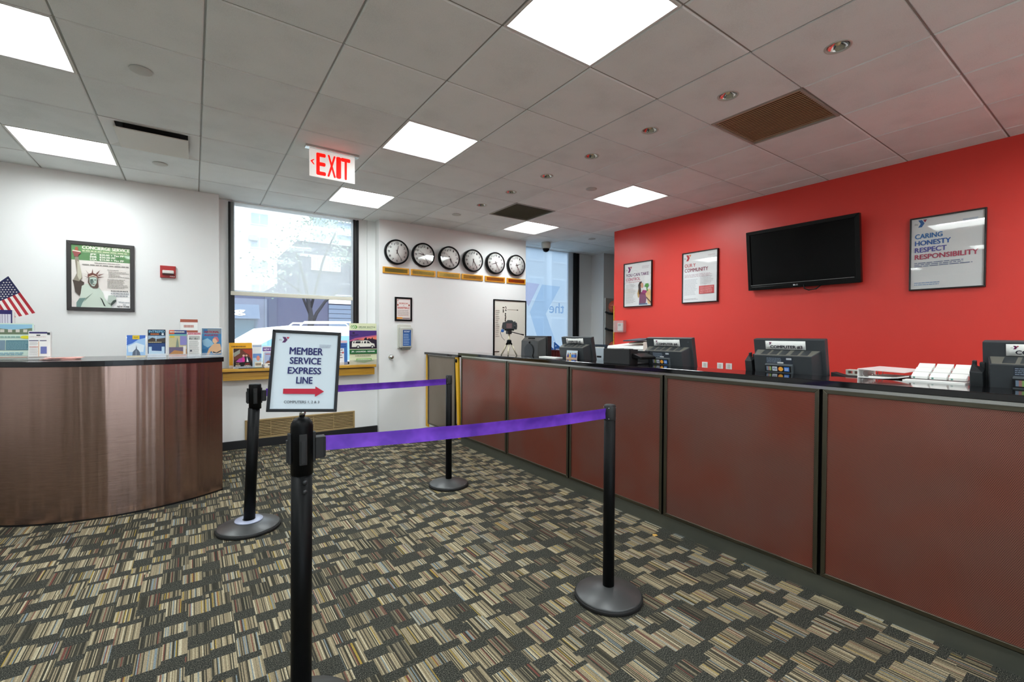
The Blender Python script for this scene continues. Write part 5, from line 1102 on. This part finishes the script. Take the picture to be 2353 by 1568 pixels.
# ================================================================ OUTSIDE
ZG = -.3
fbox('street', -60, -60, ZG-.2, 80, 120, ZG, mat('asphalt', '6A6C70', .9))
m_bw = mat('white_render', 'E9EBEC', .8); m_bwin = mat('far_window', '9AAFC2', .2); m_brick = mat('blue_brick', '484D60', .9); m_brick2 = mat('purple_brick', '474A60', .9)
bw = thing('apartment_building', 'tall white apartment block seen through the roller shade', 'building', (3, 60, ZG))
G().box(-6, 0, 0, 7.55, 14, 32).build('wall', m_bw, bw)
w0 = None
for r_ in range(9):
    for x in (2.37, -2.6):
        z = 15.84-1.29-ZG-2.72*(r_-2)
        if z < 3: continue
        if w0 is None:
            w0 = G().box(0, -.15, -.68, 1.85, .0, .68).build('window', m_bw, bw); w0.location = (x, 0, z)
            for a, b in ((.06, .90), (.96, 1.79)): G().box(a, -.17, -.60, b, -.14, .60).build('pane', m_bwin, w0)
        else:
            c = w0.copy(); COL.objects.link(c); c.location = (x, 0, z)
            for ch in w0.children: d = ch.copy(); COL.objects.link(d); d.parent = c
G().box(2.2, -.7, 8.05+4.2, 3.1, -.02, 8.6+4.2).build('air_conditioner', mat('ac_grey', 'A9B2BA', .6), bw)
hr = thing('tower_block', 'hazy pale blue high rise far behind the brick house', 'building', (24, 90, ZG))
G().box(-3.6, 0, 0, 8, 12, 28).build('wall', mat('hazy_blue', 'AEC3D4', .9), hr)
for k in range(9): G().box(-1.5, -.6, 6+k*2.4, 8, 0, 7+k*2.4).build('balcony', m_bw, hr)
bb = thing('brick_house', 'blue grey brick house with white paned windows across the street', 'building', (5.27, 30, ZG))
G().box(0, 0, 0, 8, 9, 7.40).build('wall', m_brick, bb); G().box(-.05, -.1, 7.25, 8, .0, 7.45).build('parapet', mat('stone_band', 'B9C3D0', .8), bb); G().box(0, -.06, 6.35, 8, 0, 6.5).build('string_course', MC['stone_band'], bb)
G().prism([(-2.6, 0), (0, 0), (0, 5.4), (-1.79, 4.15), (-2.6, 3.6)], .2, 9).build('side_wing', m_brick2, bb)
for x, z, cols in ((.66, 5.55, 6), (2.0, 3.2, 4)):
    f = G().box(x, -.12, z, x+1.72*cols/6, -.0, z+.9).build('window', m_bw, bb)
    for k in range(cols): G().box(x+.05+k*.28, -.14, z+.08, x+.27+k*.28, -.11, z+.82).build('pane', m_bwin, f)
sh0 = thing('corner_shop', 'purple brick shop front with a blue awning across the street', 'building', (1.2, 26, ZG))
G().box(-6, 0, 0, 6.2, 3, 3.75).build('wall', m_brick2, sh0); G().box(1.75, -.05, .0, 2.3, 0, 3.75).build('pier', m_brick, sh0)
G().hexa([(-4, -.9, 2.35), (1.45, -.9, 2.35), (1.45, 0, 2.35), (-4, 0, 2.35)], [(-4, -.45, 3.05), (1.45, -.45, 3.05), (1.45, 0, 3.05), (-4, 0, 3.05)]).build('awning', mat('awning_blue', '14304E', .6), sh0)
pr = P(-.93); pr.text('parking', -1.9, .80, 2.50, 2.92, 'F4F6F8', .04); pr.l.turn(-.55, 'X', (0, -.9, 2.35)); pr.build(sh0)
G().box(-4, -.04, .2, 1.4, -.0, 2.3).build('shop_window', mat('shop_glass', '3A5A68', .15), sh0)
for x in (-.6, .35, 1.3): G().box(x, -.08, .2, x+.06, -.03, 2.3).build('mullion', m_brick, sh0)
fb = G().box(4.82, -.1, 3.28, 6.2, -.01, 3.62).build('sign_band', m_bw, sh0)
for k in range(12): G().box(4.82, -.07, .3+k*.245, 6.2, -.01, .52+k*.245).build('shutter_slat', mat('shutter_grey', '5E6C80', .6), sh0)
ob = thing('office_block', 'pale office block faintly seen through the frosted far window', 'building', (17.5, 27, ZG))
G().box(0, 0, 0, 12, 6, 14).build('wall', mat('office_grey', 'A9B0B6', .9), ob)
for r_ in range(4):
    for k in range(5):
        f = G().box(.6+k*2.2, -.08, 1.2+r_*3.0, 2.1+k*2.2, 0, 3.0+r_*3.0).build('window', m_bw, ob); G().box(.68+k*2.2, -.1, 1.3+r_*3.0, 2.02+k*2.2, -.06, 2.9+r_*3.0).build('pane', m_bwin, f)
lp = thing('lamp_post', 'pale lamp post faintly seen through the frosted far window', 'lamp post', (10.6, 12.8, ZG))
G().tube([(0, 0, 0), (0, 0, 5.2)], .10, 10).build('post', m_bw, lp); G().tube([(0, 0, 5.0), (0, -.4, 5.3), (0, -1.1, 5.35)], .05, 8).build('arm', m_bw, lp)
tr = thing('street_tree', 'thin dark tree with sparse leaves behind the roller shade', 'tree', (3.5, 18, ZG))
G().tube([(0, 0, 0), (-.02, 0, 1.2), (.05, 0, 2.3), (-.1, .1, 3.4), (-.4, .2, 4.6)], [.13, .11, .09, .06, .03], 10).build('trunk', mat('bark_dark', '1A1D26', .9), tr)
G().tube([(0, 0, 1.75), (.25, 0, 2.4), (.55, 0, 2.85), (1.2, .1, 3.4)], [.07, .06, .05, .03], 8).tube([(0, 0, 2.4), (-.3, .1, 3.2), (-1.0, .2, 3.7)], [.05, .04, .02], 8).tube([(.05, 0, 2.6), (.5, .1, 4.4), (1.0, .2, 5.6)], [.05, .04, .02], 8).build('branch', MC['bark_dark'], tr)
g = G(); rd = random.Random(11)
for k in range(700):
    c = rd.choice(((-1.1, .2, 3.9, .8), (-.5, .2, 4.8, .9), (.8, .1, 5.6, .8), (1.2, .1, 4.6, .5), (.1, .1, 5.7, .6)))
    x, y, z = (c[i]+rd.gauss(0, c[3]*.45) for i in range(3)); s_ = .05; a = rd.random()*6.3; b = rd.uniform(-1, 1)
    g.add([(x+s_*cos(a), y, z+s_*sin(a)), (x+s_*.5*sin(a), y+s_*b, z-s_*.5*cos(a)), (x-s_*cos(a), y, z-s_*sin(a)), (x-s_*.5*sin(a), y-s_*b, z+s_*.5*cos(a))], [(0, 1, 2, 3)])
g.build('leaves', mat('leaf_grey_green', '8FA392', .8), tr, kind='stuff')
vn = thing('parked_van', 'white van parked at the kerb outside the window', 'van', (1.9, 9.4, ZG))
def car(p0, p1, pts, g, mi=0): return g.prism(pts, p0, p1, mi)
VB = [(-1.9, .35), (3.2, .35), (3.2, 1.75), (3.0, 1.80), (-.45, 1.79), (-.85, 1.74), (-1.28, 1.46), (-1.62, 1.20), (-1.9, 1.05)]
G().prism(VB, 0, 1.8).build('body', mat('van_white', 'F0F3F6', .25), vn, .06)
G().prism([(-1.22, 1.12), (-.38, 1.12), (-.38, 1.60), (-.62, 1.60), (-.98, 1.40)], -.012, .05).build('side_window', mat('van_glass', '7FA9BE', .1), vn)
G().prism([(-.28, 1.12), (.75, 1.12), (.75, 1.60), (-.28, 1.60)], -.012, .05).build('side_window', MC['van_glass'], vn); G().prism([(.85, 1.12), (2.3, 1.12), (2.3, 1.58), (.85, 1.60)], -.012, .05).build('side_window', MC['van_glass'], vn)
for x in (-1.1, 2.2): G().lathe([(.0, -.03), (.2, -.03), (.33, -.01), (.33, .2)], (x, 0, .33), 24, 'y').build('wheel', m_rub, vn)
G().tube([(-.2, .2, 1.80), (-.12, .2, 1.87), (1.0, .2, 1.885), (1.08, .2, 1.80)], .018, 8).build('roof_rail', m_bright, vn); G().tube([(-.2, 1.5, 1.80), (-.12, 1.5, 1.87), (1.0, 1.5, 1.885), (1.08, 1.5, 1.80)], .018, 8).build('roof_rail', m_bright, vn)
bpy.context.view_layer.update()
